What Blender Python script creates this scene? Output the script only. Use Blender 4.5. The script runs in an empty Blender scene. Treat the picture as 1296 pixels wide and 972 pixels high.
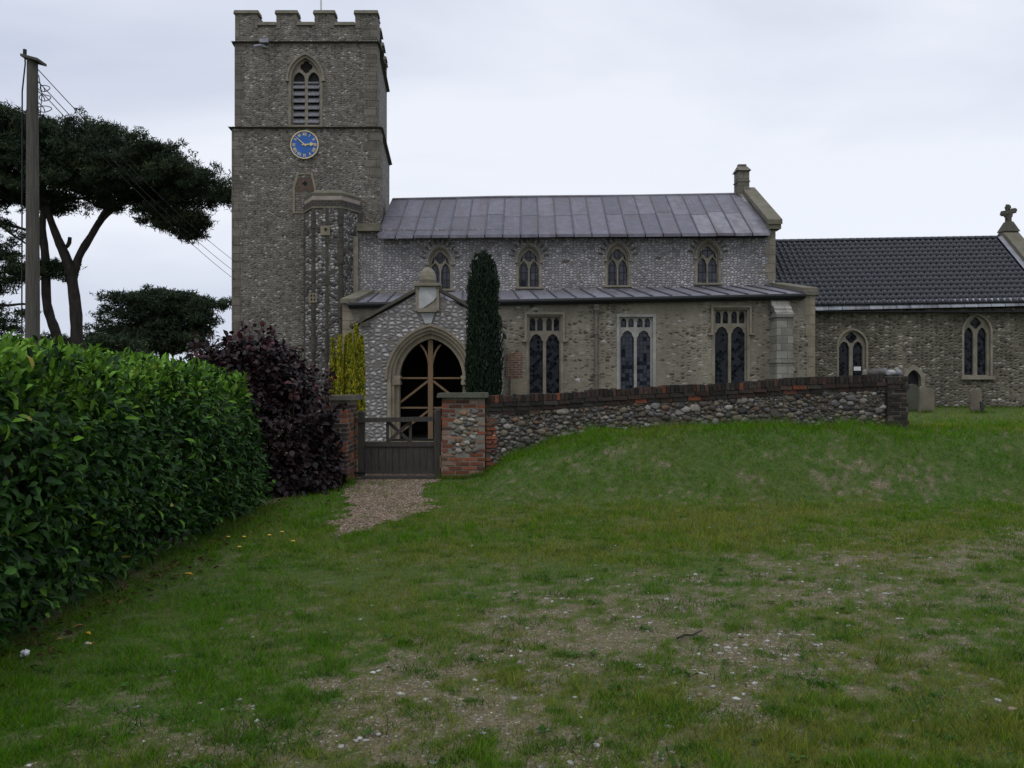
import bpy, bmesh, math, random
import numpy as np
from mathutils import Vector
from mathutils.geometry import tessellate_polygon
R = math.radians
random.seed(7); RNG = np.random.default_rng(7)
SC = bpy.context.scene
COLL = SC.collection

# ------------------------------------------------------------------ camera, sky, sun, exposure
F = 1080.0; CAMZ = 1.6
cd = bpy.data.cameras.new("camera"); cam = bpy.data.objects.new("camera", cd); COLL.objects.link(cam)
cd.sensor_width = 36.0; cd.lens = 36.0 * F / 1296.0; cd.clip_start = 0.1; cd.clip_end = 3000
cam.location = (0, 0, CAMZ); cam.rotation_euler = (R(90), 0, 0); SC.camera = cam

SUN_EL, SUN_AZ = 55.0, 205.0       # soft sun through the cloud, behind the camera and a little to the left
w = bpy.data.worlds.new("World"); SC.world = w; w.use_nodes = True
wt = w.node_tree; wt.nodes.clear()
def wn(t, **k):
    n = wt.nodes.new(t)
    for a, b in k.items(): setattr(n, a, b)
    return n
sky = wn('ShaderNodeTexSky', sky_type='NISHITA', sun_disc=False)
sky.sun_elevation = R(SUN_EL); sky.sun_rotation = R(SUN_AZ)
tc = wn('ShaderNodeTexCoord'); mp = wn('ShaderNodeMapping'); mp.inputs['Scale'].default_value = (1.0, 1.0, 2.6)
no = wn('ShaderNodeTexNoise'); no.inputs['Scale'].default_value = 1.05; no.inputs['Detail'].default_value = 6; no.inputs['Roughness'].default_value = .52
no.inputs['Distortion'].default_value = .4
cr = wn('ShaderNodeValToRGB')
cr.color_ramp.elements[0].position = .36; cr.color_ramp.elements[0].color = (5.9, 6.45, 7.9, 1)
cr.color_ramp.elements[1].position = .62; cr.color_ramp.elements[1].color = (9.0, 9.35, 10.2, 1)
mx = wn('ShaderNodeMixRGB'); mx.inputs[0].default_value = .93
bg = wn('ShaderNodeBackground'); bg.inputs['Strength'].default_value = .1
wo = wn('ShaderNodeOutputWorld')
L = wt.links.new
L(tc.outputs['Generated'], mp.inputs['Vector']); L(mp.outputs['Vector'], no.inputs['Vector']); L(no.outputs['Fac'], cr.inputs['Fac'])
L(sky.outputs['Color'], mx.inputs[1]); L(cr.outputs['Color'], mx.inputs[2]); sx = wn('ShaderNodeSeparateXYZ'); mr = wn('ShaderNodeMapRange', interpolation_type='SMOOTHSTEP'); vm = wn('ShaderNodeVectorMath', operation='SCALE')
mr.inputs[1].default_value = .40; mr.inputs[2].default_value = 1.0; mr.inputs[3].default_value = 1.0; mr.inputs[4].default_value = 1.6
L(tc.outputs['Generated'], sx.inputs[0]); L(sx.outputs[2], mr.inputs[0]); L(mx.outputs['Color'], vm.inputs[0]); L(mr.outputs[0], vm.inputs['Scale']); L(vm.outputs[0], bg.inputs['Color']); L(bg.outputs[0], wo.inputs[0])

sd = bpy.data.lights.new("sun", 'SUN'); sd.energy = .7; sd.angle = R(25); sd.color = (1, .97, .92)
sun = bpy.data.objects.new("sun", sd); COLL.objects.link(sun)
az = R(SUN_AZ); dv = Vector((math.sin(az)*math.cos(R(SUN_EL)), math.cos(az)*math.cos(R(SUN_EL)), math.sin(R(SUN_EL))))
sun.rotation_euler = (-dv).to_track_quat('-Z', 'Y').to_euler(); sun.location = dv*60
SC.view_settings.view_transform = 'Standard'; SC.view_settings.look = 'None'
SC.view_settings.exposure = 0.0; SC.view_settings.gamma = 1.0; SC.view_settings.use_curve_mapping = False
SC.render.engine = 'CYCLES'; SC.cycles.max_bounces = 6; SC.cycles.diffuse_bounces = 4; SC.cycles.glossy_bounces = 3
SC.cycles.use_denoising = True

# ------------------------------------------------------------------ materials
def new_mat(name):
    m = bpy.data.materials.new(name); m.use_nodes = True
    nt = m.node_tree; b = nt.nodes.get('Principled BSDF')
    b.inputs['Specular IOR Level'].default_value = .25
    return m, nt, b
def N(nt, t, inp=None, **k):
    n = nt.nodes.new(t)
    for a, v in k.items(): setattr(n, a, v)
    for a, v in (inp or {}).items():
        if isinstance(v, bpy.types.NodeSocket): nt.links.new(v, n.inputs[a])
        else: n.inputs[a].default_value = v
    return n
def c4(c): return (c[0], c[1], c[2], 1)
def ramp(nt, fac, stops, interp='LINEAR'):
    n = nt.nodes.new('ShaderNodeValToRGB'); r = n.color_ramp; r.interpolation = interp
    r.elements[0].position = stops[0][0]; r.elements[0].color = c4(stops[0][1])
    r.elements[1].position = stops[-1][0]; r.elements[1].color = c4(stops[-1][1])
    for p, c in stops[1:-1]:
        e = r.elements.new(p); e.color = c4(c)
    nt.links.new(fac, n.inputs[0]); return n.outputs[0]
def mixc(nt, fac, a, b, mode='MIX'):
    n = N(nt, 'ShaderNodeMixRGB', blend_type=mode)
    for i, v in ((0, fac), (1, a), (2, b)):
        if isinstance(v, bpy.types.NodeSocket): nt.links.new(v, n.inputs[i])
        else: n.inputs[i].default_value = v if i == 0 else c4(v)
    return n.outputs[0]
def math_(nt, op, a, b=0.0):
    n = N(nt, 'ShaderNodeMath', operation=op)
    for i, v in ((0, a), (1, b)):
        if isinstance(v, bpy.types.NodeSocket): nt.links.new(v, n.inputs[i])
        else: n.inputs[i].default_value = v
    return n.outputs[0]
def g(v): return (v, v, v)
def wpos(nt, scale):
    p = N(nt, 'ShaderNodeNewGeometry').outputs['Position']
    return N(nt, 'ShaderNodeMapping', {'Vector': p, 'Scale': scale}).outputs[0]
def noise(nt, scale, detail=5, rough=.6, vec=None, sc3=(1, 1, 1)):
    return N(nt, 'ShaderNodeTexNoise', {'Vector': vec if vec is not None else wpos(nt, sc3), 'Scale': scale, 'Detail': detail, 'Roughness': rough}).outputs['Fac']
def bump(nt, b, h, strength, dist):
    n = N(nt, 'ShaderNodeBump', {'Height': h, 'Strength': strength, 'Distance': dist}); nt.links.new(n.outputs[0], b.inputs['Normal'])

def flint_mat(name, size, stops, mortar, joint=.10, stretch=.72, cover=None, stain=(.55, 1.1), bstr=.8, mvar=.35, miss=.06, rnd=.85):
    """field flints bedded in lime mortar; cover = share of the wall where old render hides the stones"""
    m, nt, b = new_mat(name)
    s = 1.0/size
    sp = N(nt, 'ShaderNodeSeparateXYZ', {0: N(nt, 'ShaderNodeNewGeometry').outputs['Position']})
    v0 = N(nt, 'ShaderNodeCombineXYZ', {0: math_(nt, 'MULTIPLY', math_(nt, 'ADD', sp.outputs[0], sp.outputs[1]), s*stretch), 1: math_(nt, 'MULTIPLY', sp.outputs[2], s)}).outputs[0]
    nz = N(nt, 'ShaderNodeTexNoise', {'Vector': v0, 'Scale': 1.3, 'Detail': 2}).outputs['Color']
    v = N(nt, 'ShaderNodeVectorMath', {0: v0, 1: N(nt, 'ShaderNodeVectorMath', {0: nz, 'Scale': .5}, operation='SCALE').outputs[0]}, operation='ADD').outputs[0]
    vo = N(nt, 'ShaderNodeTexVoronoi', {'Vector': v, 'Scale': 1.0, 'Randomness': rnd}, voronoi_dimensions='2D')
    ve = N(nt, 'ShaderNodeTexVoronoi', {'Vector': v, 'Scale': 1.0, 'Randomness': rnd}, feature='DISTANCE_TO_EDGE', voronoi_dimensions='2D')
    sep = N(nt, 'ShaderNodeSeparateColor', {0: vo.outputs['Color']})
    stone = ramp(nt, sep.outputs[0], stops)
    fine = noise(nt, 38, 3, .7)
    stone = mixc(nt, .7, stone, ramp(nt, fine, [(.3, g(.72)), (.7, g(1.25))]), 'MULTIPLY')
    mask = N(nt, 'ShaderNodeMapRange', {0: ve.outputs['Distance'], 1: joint*.5, 2: joint*1.5}).outputs[0]
    # some stones sit deep in the mortar
    mask = math_(nt, 'MULTIPLY', mask, N(nt, 'ShaderNodeMapRange', {0: sep.outputs[1], 1: miss, 2: miss+.08}).outputs[0])
    if cover is not None:
        big = noise(nt, .55, 5, .62)
        cv = N(nt, 'ShaderNodeMapRange', {0: math_(nt, 'ADD', big, math_(nt, 'MULTIPLY', sep.outputs[2], .22)), 1: cover-.05, 2: cover+.05}).outputs[0]
        mask = math_(nt, 'MULTIPLY', mask, cv)
    mort = mixc(nt, mvar*1.6, mortar, ramp(nt, noise(nt, 9, 5, .7), [(.3, g(.55)), (.75, g(1.3))]), 'MULTIPLY')
    mort = mixc(nt, .5, mort, ramp(nt, noise(nt, 55, 2, .6), [(.3, g(.7)), (.7, g(1.25))]), 'MULTIPLY')
    col = mixc(nt, mask, mort, stone)
    st = ramp(nt, noise(nt, 1.1, 6, .65, sc3=(1, 1, .28)), [(.32, (stain[0],)*3), (.68, (stain[1],)*3)])
    col = mixc(nt, 1.0, col, st, 'MULTIPLY')
    nt.links.new(col, b.inputs['Base Color'])
    nt.links.new(math_(nt, 'SUBTRACT', .95, math_(nt, 'MULTIPLY', mask, .35)), b.inputs['Roughness'])
    hgt = math_(nt, 'ADD', math_(nt, 'MULTIPLY', N(nt, 'ShaderNodeMapRange', {0: ve.outputs['Distance'], 1: 0, 2: .42}).outputs[0], mask), math_(nt, 'MULTIPLY', fine, .25))
    bump(nt, b, hgt, bstr, size*.4)
    return m

def stone_mat(name, col, lichen=(.16, .15, .07), lf=.55, block=None, dark=.6):
    m, nt, b = new_mat(name)
    c = mixc(nt, .9, col, ramp(nt, noise(nt, 2.3, 6, .65), [(.3, g(dark)), (.7, g(1.2))]), 'MULTIPLY')
    c = mixc(nt, .6, c, ramp(nt, noise(nt, 30, 3, .7), [(.3, g(.75)), (.7, g(1.2))]), 'MULTIPLY')
    lm = N(nt, 'ShaderNodeMapRange', {0: noise(nt, 3.7, 7, .7), 1: lf, 2: lf+.16}).outputs[0]
    c = mixc(nt, math_(nt, 'MULTIPLY', lm, .7), c, lichen)
    h = noise(nt, 25, 4, .7)
    if block:
        br = N(nt, 'ShaderNodeTexBrick', {'Vector': N(nt, 'ShaderNodeMapping', {'Vector': N(nt, 'ShaderNodeNewGeometry').outputs['Position'], 'Rotation': (R(90), 0, 0)}).outputs[0],
             'Scale': 1.0, 'Brick Width': block[0], 'Row Height': block[1], 'Mortar Size': .012, 'Color1': c4(g(.75)), 'Color2': c4(g(1.15)), 'Mortar': c4(g(.5))})
        c = mixc(nt, 1.0, c, br.outputs['Color'], 'MULTIPLY')
    nt.links.new(c, b.inputs['Base Color']); b.inputs['Roughness'].default_value = .9
    bump(nt, b, h, .5, .02); return m

def attr_mat(name, rough=.8, nscale=30, namp=(.75, 1.2), spec=.25, bst=.3, bd=.01, trans=0.0):
    m, nt, b = new_mat(name)
    a = N(nt, 'ShaderNodeAttribute', attribute_name='Col').outputs['Color']
    if nscale:
        nf = noise(nt, nscale, 4, .65)
        a = mixc(nt, 1.0, a, ramp(nt, nf, [(.3, g(namp[0])), (.7, g(namp[1]))]), 'MULTIPLY')
        if bst: bump(nt, b, nf, bst, bd)
    nt.links.new(a, b.inputs['Base Color'])
    b.inputs['Roughness'].default_value = rough; b.inputs['Specular IOR Level'].default_value = spec
    if trans:
        t = N(nt, 'ShaderNodeBsdfTranslucent', {'Color': a})
        ms = N(nt, 'ShaderNodeMixShader', {0: trans, 1: b.outputs[0], 2: t.outputs[0]})
        nt.links.new(ms.outputs[0], nt.nodes['Material Output'].inputs[0])
    return m

def plain_mat(name, col, rough=.7, nscale=12, amp=(.7, 1.25), metal=0.0, spec=.25, bst=.2, sc3=(1, 1, 1)):
    m, nt, b = new_mat(name)
    f = noise(nt, nscale, 5, .65, sc3=sc3)
    nt.links.new(mixc(nt, 1.0, col, ramp(nt, f, [(.3, g(amp[0])), (.7, g(amp[1]))]), 'MULTIPLY'), b.inputs['Base Color'])
    b.inputs['Roughness'].default_value = rough; b.inputs['Metallic'].default_value = metal; b.inputs['Specular IOR Level'].default_value = spec
    if bst: bump(nt, b, f, bst, .01)
    return m

def glass_mat(name, pw, ph, lead=.012, diamond=False, tint=(.012, .016, .028), leadcol=(.02, .02, .022), spec=.16):
    m, nt, b = new_mat(name)
    pos = N(nt, 'ShaderNodeNewGeometry').outputs['Position']
    rot = (R(90), 0, 0) if not diamond else (R(90), 0, R(45))
    v = N(nt, 'ShaderNodeMapping', {'Vector': pos, 'Rotation': rot}).outputs[0]
    br = N(nt, 'ShaderNodeTexBrick', {'Vector': v, 'Scale': 1.0, 'Brick Width': pw, 'Row Height': ph, 'Mortar Size': lead, 'Mortar Smooth': 0.0, 'Color1': c4(g(.3)), 'Color2': c4(g(1)), 'Mortar': c4(g(0))}, offset=0.0)
    cell = br.outputs['Color']
    c = mixc(nt, 1.0, tint, ramp(nt, cell, [(.25, g(.4)), (1, g(1.7))]), 'MULTIPLY')
    nt.links.new(mixc(nt, br.outputs['Fac'], c, leadcol), b.inputs['Base Color'])
    nt.links.new(math_(nt, 'ADD', .08, math_(nt, 'MULTIPLY', br.outputs['Fac'], .5)), b.inputs['Roughness'])
    b.inputs['Specular IOR Level'].default_value = spec
    fl = N(nt, 'ShaderNodeVectorMath', {0: N(nt, 'ShaderNodeVectorMath', {0: v, 1: (1/pw, 1/ph, .01)}, operation='MULTIPLY').outputs[0]}, operation='FLOOR').outputs[0]
    wnz = N(nt, 'ShaderNodeTexWhiteNoise', {'Vector': fl}, noise_dimensions='2D').outputs['Color']
    tl = N(nt, 'ShaderNodeVectorMath', {0: N(nt, 'ShaderNodeVectorMath', {0: wnz, 1: (.5, .5, .5)}, operation='SUBTRACT').outputs[0], 'Scale': .16}, operation='SCALE').outputs[0]
    wob = N(nt, 'ShaderNodeVectorMath', {0: N(nt, 'ShaderNodeVectorMath', {0: N(nt, 'ShaderNodeTexNoise', {'Vector': pos, 'Scale': 5.0, 'Detail': 2}).outputs['Color'], 1: (.5, .5, .5)}, operation='SUBTRACT').outputs[0], 'Scale': .12}, operation='SCALE').outputs[0]
    nn = N(nt, 'ShaderNodeVectorMath', {0: N(nt, 'ShaderNodeVectorMath', {0: N(nt, 'ShaderNodeNewGeometry').outputs['Normal'], 1: tl}, operation='ADD').outputs[0], 1: wob}, operation='ADD').outputs[0]
    nt.links.new(N(nt, 'ShaderNodeVectorMath', {0: nn}, operation='NORMALIZE').outputs[0], b.inputs['Normal'])
    return m

LT = (.46, .45, .47)
M = {}
M['tower'] = flint_mat('tower_flint', .072, [(0, (.062, .06, .055)), (.3, (.11, .104, .094)), (.6, (.185, .17, .145)), (.85, (.235, .218, .19)), (.95, (.32, .31, .285)), (1, (.46, .45, .43))], (.178, .16, .126), joint=.12, stretch=.62, stain=(.72, 1.08))
M['nave'] = flint_mat('nave_flint', .088, [(0, (.19, .183, .185)), (.25, (.275, .265, .27)), (.6, (.36, .35, .36)), (1, (.50, .485, .50))], (.185, .17, .152), joint=.135, stretch=.68, stain=(.75, 1.08), miss=.015, rnd=.75)
M['porch'] = flint_mat('porch_flint', .11, [(0, (.17, .166, .168)), (.25, (.275, .268, .268)), (.6, (.39, .38, .38)), (1, (.54, .525, .525))], (.185, .17, .155), joint=.19, stretch=.62, stain=(.78, 1.08), miss=.03, rnd=.8)
M['aisle'] = flint_mat('aisle_render', .095, [(0, (.055, .05, .042)), (.35, (.11, .095, .068)), (.7, (.22, .19, .145)), (.9, (.30, .27, .23)), (1, (.46, .45, .44))], (.25, .225, .172), joint=.16, stretch=.55, cover=.615, stain=(.66, 1.08), mvar=.3, miss=.1, bstr=.45)
M['chancel'] = flint_mat('chancel_flint', .10, [(0, (.045, .042, .036)), (.35, (.095, .088, .07)), (.7, (.17, .156, .122)), (.9, (.27, .25, .21)), (1, (.43, .41, .37))], (.16, .142, .10), joint=.14, stretch=.6, stain=(.5, 1.15))
M['turret'] = flint_mat('turret_flint', .10, [(0, (.03, .03, .035)), (.3, (.10, .098, .098)), (.6, (.24, .232, .225)), (1, (.50, .485, .47))], (.115, .103, .086), joint=.12, stretch=.7, stain=(.6, 1.05))
M['stone'] = stone_mat('dressed_limestone', (.225, .20, .155))
M['pale_stone'] = stone_mat('pale_new_limestone', (.31, .295, .27), lf=.75)
M['gold_stone'] = stone_mat('ochre_limestone', (.235, .20, .145), lf=.66)
M['dark_stone'] = stone_mat('weathered_dark_stone', (.085, .075, .06), lichen=(.12, .12, .05))
M['quoin'] = stone_mat('quoin_limestone', (.18, .162, .13), block=(.45, .28), lf=.6)
M['tower_quoin'] = stone_mat('tower_quoin_stone', (.16, .142, .115), block=(.5, .32), lf=.62)
M['rib_stone'] = stone_mat('blackened_rib_stone', (.07, .062, .05), lichen=(.075, .072, .04))
M['coping'] = stone_mat('lichened_coping', (.15, .138, .105), lichen=(.115, .112, .05), lf=.5)
M['buttress'] = stone_mat('buttress_blocks', (.25, .237, .205), block=(.36, .24), lf=.66)
M['lead'] = attr_mat('sheet_lead', .5, 3.5, (.72, 1.2), spec=.5, bst=.15, bd=.02)
def _streaks():
    m, nt, b = new_mat('sheet_lead')
    a = N(nt, 'ShaderNodeAttribute', attribute_name='Col').outputs['Color']
    a = mixc(nt, 1.0, a, ramp(nt, noise(nt, 3.5, 5, .65), [(.3, g(.7)), (.7, g(1.25))]), 'MULTIPLY')
    rust = N(nt, 'ShaderNodeMapRange', {0: noise(nt, 2.2, 6, .7, sc3=(1, .22, .22)), 1: .48, 2: .68}).outputs[0]
    a = mixc(nt, math_(nt, 'MULTIPLY', rust, .75), a, (.078, .058, .058))
    pale = N(nt, 'ShaderNodeMapRange', {0: noise(nt, 4.6, 5, .7, sc3=(1.6, .12, .12)), 1: .6, 2: .74}).outputs[0]
    a = mixc(nt, math_(nt, 'MULTIPLY', pale, .55), a, (.22, .22, .24))
    nt.links.new(a, b.inputs['Base Color']); b.inputs['Roughness'].default_value = .52; b.inputs['Specular IOR Level'].default_value = .45
    bump(nt, b, noise(nt, 2.6, 4, .6), .35, .06); return m
M['lead'] = _streaks()
M['lead_plain'] = plain_mat('grey_lead', (.23, .235, .26), .5, 4, spec=.5)
M['gutter'] = plain_mat('black_gutter', (.012, .012, .013), .6, 8)
M['tile'] = plain_mat('black_glazed_pantile', (.013, .015, .021), .4, 9, (.45, 1.7), spec=.5)
M['glass_lattice'] = glass_mat('leaded_glass_diamond', .11, .11, .006, True, tint=(.006, .008, .013), spec=.16)
M['glass_grid'] = glass_mat('leaded_glass_grid', .115, .13, .009, leadcol=(.008,.008,.009), spec=.34)
M['glass_big'] = glass_mat('leaded_glass_panes', .17, .27, .016, tint=(.03, .034, .045), leadcol=(.012, .012, .013), spec=.3)
M['dark'] = plain_mat('interior_shade', (.015, .014, .013), .9)  # near-black: shade inside porch, belfry and openings put into the colour
M['oak'] = plain_mat('pale_oak', (.165, .108, .06), .7, 6, (.65, 1.2), sc3=(6, 6, .6))
M['gate'] = plain_mat('weathered_dark_oak', (.052, .046, .040), .75, 10, (.55, 1.4), sc3=(6, 6, .5))
M['louvre'] = plain_mat('grey_slate_louvre', (.16, .16, .17), .6, 14, (.5, 1.4))
M['blue'] = plain_mat('blue_clock_paint', (.015, .10, .36), .45, 3, (.85, 1.1), spec=.4)
M['gilt'] = plain_mat('gilded_metal', (.62, .50, .25), .4, 5, (.8, 1.1), spec=.5)
M['white'] = plain_mat('white_paint', (.62, .62, .62), .6, 3, (.85, 1.05))
M['board'] = plain_mat('grey_white_plaster', (.40, .40, .40), .8, 6, (.75, 1.1))
M['grey_metal'] = plain_mat('painted_downpipe', (.13, .115, .095), .6, 5)
M['tan_render'] = plain_mat('pink_buff_render', (.30, .25, .215), .9, 2.5, (.75, 1.1))
M['brickc'] = attr_mat('old_brick', .9, 22, (.6, 1.25), bst=.5, bd=.01)
M['mortar'] = plain_mat('lime_mortar', (.105, .09, .07), .95, 7, (.4, 1.5), bst=.8)
M['pier_mortar'] = plain_mat('pale_lime_mortar', (.20, .18, .15), .95, 9, (.6, 1.2), bst=.6)
M['rubble'] = attr_mat('flint_cobble', .62, 26, (.65, 1.3), spec=.35, bst=.4, bd=.01)
M['bark'] = plain_mat('pine_bark', (.035, .030, .026), .95, 7, (.5, 1.5), bst=.9, sc3=(1, 1, .4))
M['needles'] = attr_mat('pine_needles', .8, 0, trans=.1)
M['leaf'] = attr_mat('laurel_leaf', .48, 0, spec=.13, trans=.2)
M['purple'] = attr_mat('purple_leaf', .55, 0, spec=.25, trans=.12)
M['yew'] = attr_mat('yew_foliage', .7, 0, trans=.1)
M['twig'] = plain_mat('hedge_twigs', (.03, .024, .016), .95, 9)
M['grassm'] = attr_mat('grass_blade', .8, 0, trans=.25, spec=.06)
M['pebble'] = attr_mat('flint_pebble', .75, 60, (.75, 1.2), bst=.3, bd=.004)
M['pole'] = plain_mat('weathered_pole_timber', (.085, .078, .066), .9, 9, (.55, 1.3), sc3=(5, 5, .25), bst=.6)
M['wire'] = plain_mat('black_cable', (.02, .02, .022), .6)
M['headstone_green'] = stone_mat('algae_headstone', (.075, .077, .055), lichen=(.06, .075, .03))
M['headstone_tan'] = stone_mat('lichened_headstone', (.155, .135, .10), lichen=(.20, .12, .045), lf=.56)
M['slate'] = plain_mat('dark_slate', (.03, .032, .036), .6)
M['yellow_leaf'] = plain_mat('yellow_leaf', (.55, .36, .04), .7, 20, (.7, 1.1))
M['brown_leaf'] = plain_mat('brown_leaf', (.24, .13, .04), .8, 20, (.6, 1.2))
def brick_mat(name, c1, c2, mort):
    m, nt, b = new_mat(name)
    v = N(nt, 'ShaderNodeMapping', {'Vector': N(nt, 'ShaderNodeNewGeometry').outputs['Position'], 'Rotation': (R(90), 0, 0)}).outputs[0]
    br = N(nt, 'ShaderNodeTexBrick', {'Vector': v, 'Scale': 1.0, 'Brick Width': .23, 'Row Height': .075, 'Mortar Size': .012, 'Color1': c4(c1), 'Color2': c4(c2), 'Mortar': c4(mort)})
    c = mixc(nt, 1.0, br.outputs['Color'], ramp(nt, noise(nt, 8, 5, .7), [(.3, g(.6)), (.7, g(1.2))]), 'MULTIPLY')
    nt.links.new(c, b.inputs['Base Color']); b.inputs['Roughness'].default_value = .9
    bump(nt, b, br.outputs['Fac'], -.5, .01); return m
M['brick'] = brick_mat('brick_patch', (.18, .085, .055), (.13, .068, .05), (.22, .19, .15))
M['brown_brick'] = brick_mat('brown_brick', (.115, .068, .05), (.085, .055, .042), (.10, .08, .06))
M['dark_brick'] = brick_mat('dark_brick', (.06, .05, .042), (.035, .032, .03), (.10, .09, .075))

# ------------------------------------------------------------------ mesh helpers
ORG = {}
def tag(o, label=None, cat=None, group=None, kind=None):
    if label: o['label'] = label
    if cat: o['category'] = cat
    if group: o['group'] = group
    if kind: o['kind'] = kind
    return o
def empty(name, loc, label=None, cat=None, group=None):
    o = bpy.data.objects.new(name, None); COLL.objects.link(o); o.location = loc; o.empty_display_size = .3
    ORG[o.name] = Vector(loc); return tag(o, label, cat, group)
class MB:
    def __init__(s): s.v = []; s.f = []; s.c = []; s.fm = []; s.cur = (1, 1, 1); s.mi = 0
    def add(s, vs, fs):
        o = len(s.v); s.v += [tuple(p) for p in vs]; s.c += [s.cur]*len(vs)
        for f in fs: s.f.append(tuple(i+o for i in f)); s.fm.append(s.mi)
    def box(s, x0, x1, y0, y1, z0, z1):
        s.add([(x0,y0,z0),(x1,y0,z0),(x1,y1,z0),(x0,y1,z0),(x0,y0,z1),(x1,y0,z1),(x1,y1,z1),(x0,y1,z1)],
              [(3,2,1,0),(4,5,6,7),(0,1,5,4),(1,2,6,5),(2,3,7,6),(3,0,4,7)])
    def hexa(s, p):   # 8 points, bottom ring then top ring
        s.add(p, [(3,2,1,0),(4,5,6,7),(0,1,5,4),(1,2,6,5),(2,3,7,6),(3,0,4,7)])
    def bar(s, a, b, wx, wy, up=(0, 0, 1)):
        a = Vector(a); b = Vector(b); d = (b-a).normalized(); u = Vector(up)
        if abs(d.dot(u)) > .98: u = Vector((0, 1, 0))
        x = d.cross(u).normalized(); y = x.cross(d)
        x *= wx/2; y *= wy/2
        s.hexa([a-x-y, a+x-y, a+x+y, a-x+y, b-x-y, b+x-y, b+x+y, b-x+y])
    def tube(s, pts, rad, n=8, cap=True):
        pts = [Vector(p) for p in pts]; vs = []; fs = []; k = len(pts)
        if not hasattr(rad, '__len__'): rad = [rad]*k
        ref = Vector((0, 0, 1))
        for i, p in enumerate(pts):
            d = (pts[min(i+1, k-1)]-pts[max(i-1, 0)]).normalized()
            r0 = ref if abs(d.dot(ref)) < .95 else Vector((0, 1, 0))
            x = d.cross(r0).normalized(); y = x.cross(d)
            if i:  # keep the ring aligned with the one before
                best = max(range(n), key=lambda q: (vs[-n]-pts[i-1]).normalized().dot(x*math.cos(2*math.pi*q/n)+y*math.sin(2*math.pi*q/n)))
            else: best = 0
            for q in range(n):
                a = 2*math.pi*(q+best)/n; vs.append(p+(x*math.cos(a)+y*math.sin(a))*rad[i])
        for i in range(k-1):
            for q in range(n): fs.append((i*n+q, i*n+(q+1)%n, (i+1)*n+(q+1)%n, (i+1)*n+q))
        if cap: fs.append(tuple(range(n))[::-1]); fs.append(tuple(range((k-1)*n, k*n)))
        s.add(vs, fs)
    def slab(s, outer, holes=(), O=(0, 0, 0), u=(1, 0, 0), v=(0, 0, 1), n=(0, 1, 0)):
        """a plate: 2D outline (with holes) on the plane O,u,v, as thick as the vector n"""
        O, u, v, n = Vector(O), Vector(u), Vector(v), Vector(n)
        loops = [list(outer)]+[list(h) for h in holes]
        tri = tessellate_polygon([[Vector((a, b, 0)) for a, b in l] for l in loops])
        flat = [p for l in loops for p in l]; k = len(flat)
        P = [O+u*a+v*b for a, b in flat]
        fs = [tuple(t) for t in tri]+[tuple(i+k for i in t)[::-1] for t in tri]
        st = 0
        for l in loops:
            q = len(l)
            for i in range(q): a, b = st+i, st+(i+1) % q; fs.append((a, b, b+k, a+k))
            st += q
        s.add(P+[p+n for p in P], fs)
    def build(s, name, mat, parent=None, loc=None, smooth=False, fix=True):
        me = bpy.data.meshes.new(name)
        if parent is not None: o_ = ORG[parent.name]
        else:
            if loc is None:
                a = np.array(s.v); loc = ((a[:,0].min()+a[:,0].max())/2, (a[:,1].min()+a[:,1].max())/2, a[:,2].min())
            o_ = Vector(loc)
        me.from_pydata([(x-o_[0], y-o_[1], z-o_[2]) for x, y, z in s.v], [], s.f)
        mats = mat if isinstance(mat, (list, tuple)) else [mat]
        for m in mats: me.materials.append(m)
        me.polygons.foreach_set('material_index', s.fm)
        if any(c != (1, 1, 1) for c in s.c):
            at = me.color_attributes.new('Col', 'FLOAT_COLOR', 'POINT')
            at.data.foreach_set('color', np.array([(*c, 1) for c in s.c], dtype=np.float32).ravel())
        if fix:
            bm = bmesh.new(); bm.from_mesh(me); bmesh.ops.recalc_face_normals(bm, faces=bm.faces); bm.to_mesh(me); bm.free()
        if smooth: me.polygons.foreach_set('use_smooth', [True]*len(me.polygons))
        ob = bpy.data.objects.new(name, me); COLL.objects.link(ob)
        if parent is not None: ob.parent = parent
        else: ob.location = o_
        ORG[ob.name] = o_
        return ob
def mass(name, V, T, C, mat, parent=None, loc=(0, 0, 0), smooth=False):
    """a mesh of very many faces straight from arrays: V (n,3), T (m,3), C (n,3)"""
    o_ = np.array(ORG[parent.name]) if parent is not None else np.array(loc, float)
    me = bpy.data.meshes.new(name); n, m = len(V), len(T)
    me.vertices.add(n); me.vertices.foreach_set('co', (V-o_).astype(np.float32).ravel())
    me.loops.add(m*3); me.loops.foreach_set('vertex_index', T.astype(np.int32).ravel())
    me.polygons.add(m); me.polygons.foreach_set('loop_start', np.arange(0, m*3, 3, dtype=np.int32))
    me.polygons.foreach_set('loop_total', np.full(m, 3, dtype=np.int32))
    if smooth: me.polygons.foreach_set('use_smooth', np.ones(m, dtype=bool))
    me.update(calc_edges=True)
    at = me.color_attributes.new('Col', 'FLOAT_COLOR', 'POINT')
    at.data.foreach_set('color', np.concatenate([C, np.ones((n, 1))], 1).astype(np.float32).ravel())
    me.materials.append(mat)
    ob = bpy.data.objects.new(name, me); COLL.objects.link(ob)
    if parent is not None: ob.parent = parent
    else: ob.location = o_
    ORG[ob.name] = Vector(o_)
    return ob
def unit(a): return a/np.maximum(np.linalg.norm(a, axis=-1, keepdims=True), 1e-9)
LEAF_V = np.array([(0,0,0),(-.8,.3,.10),(0,.33,0),(.8,.3,.10),(-.85,.66,.08),(0,.68,-.05),(.85,.66,.08),(0,1,-.18)])
LEAF_T = np.array([(0,2,1),(0,3,2),(1,2,5),(1,5,4),(2,3,6),(2,6,5),(4,5,7),(5,6,7)])
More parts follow.
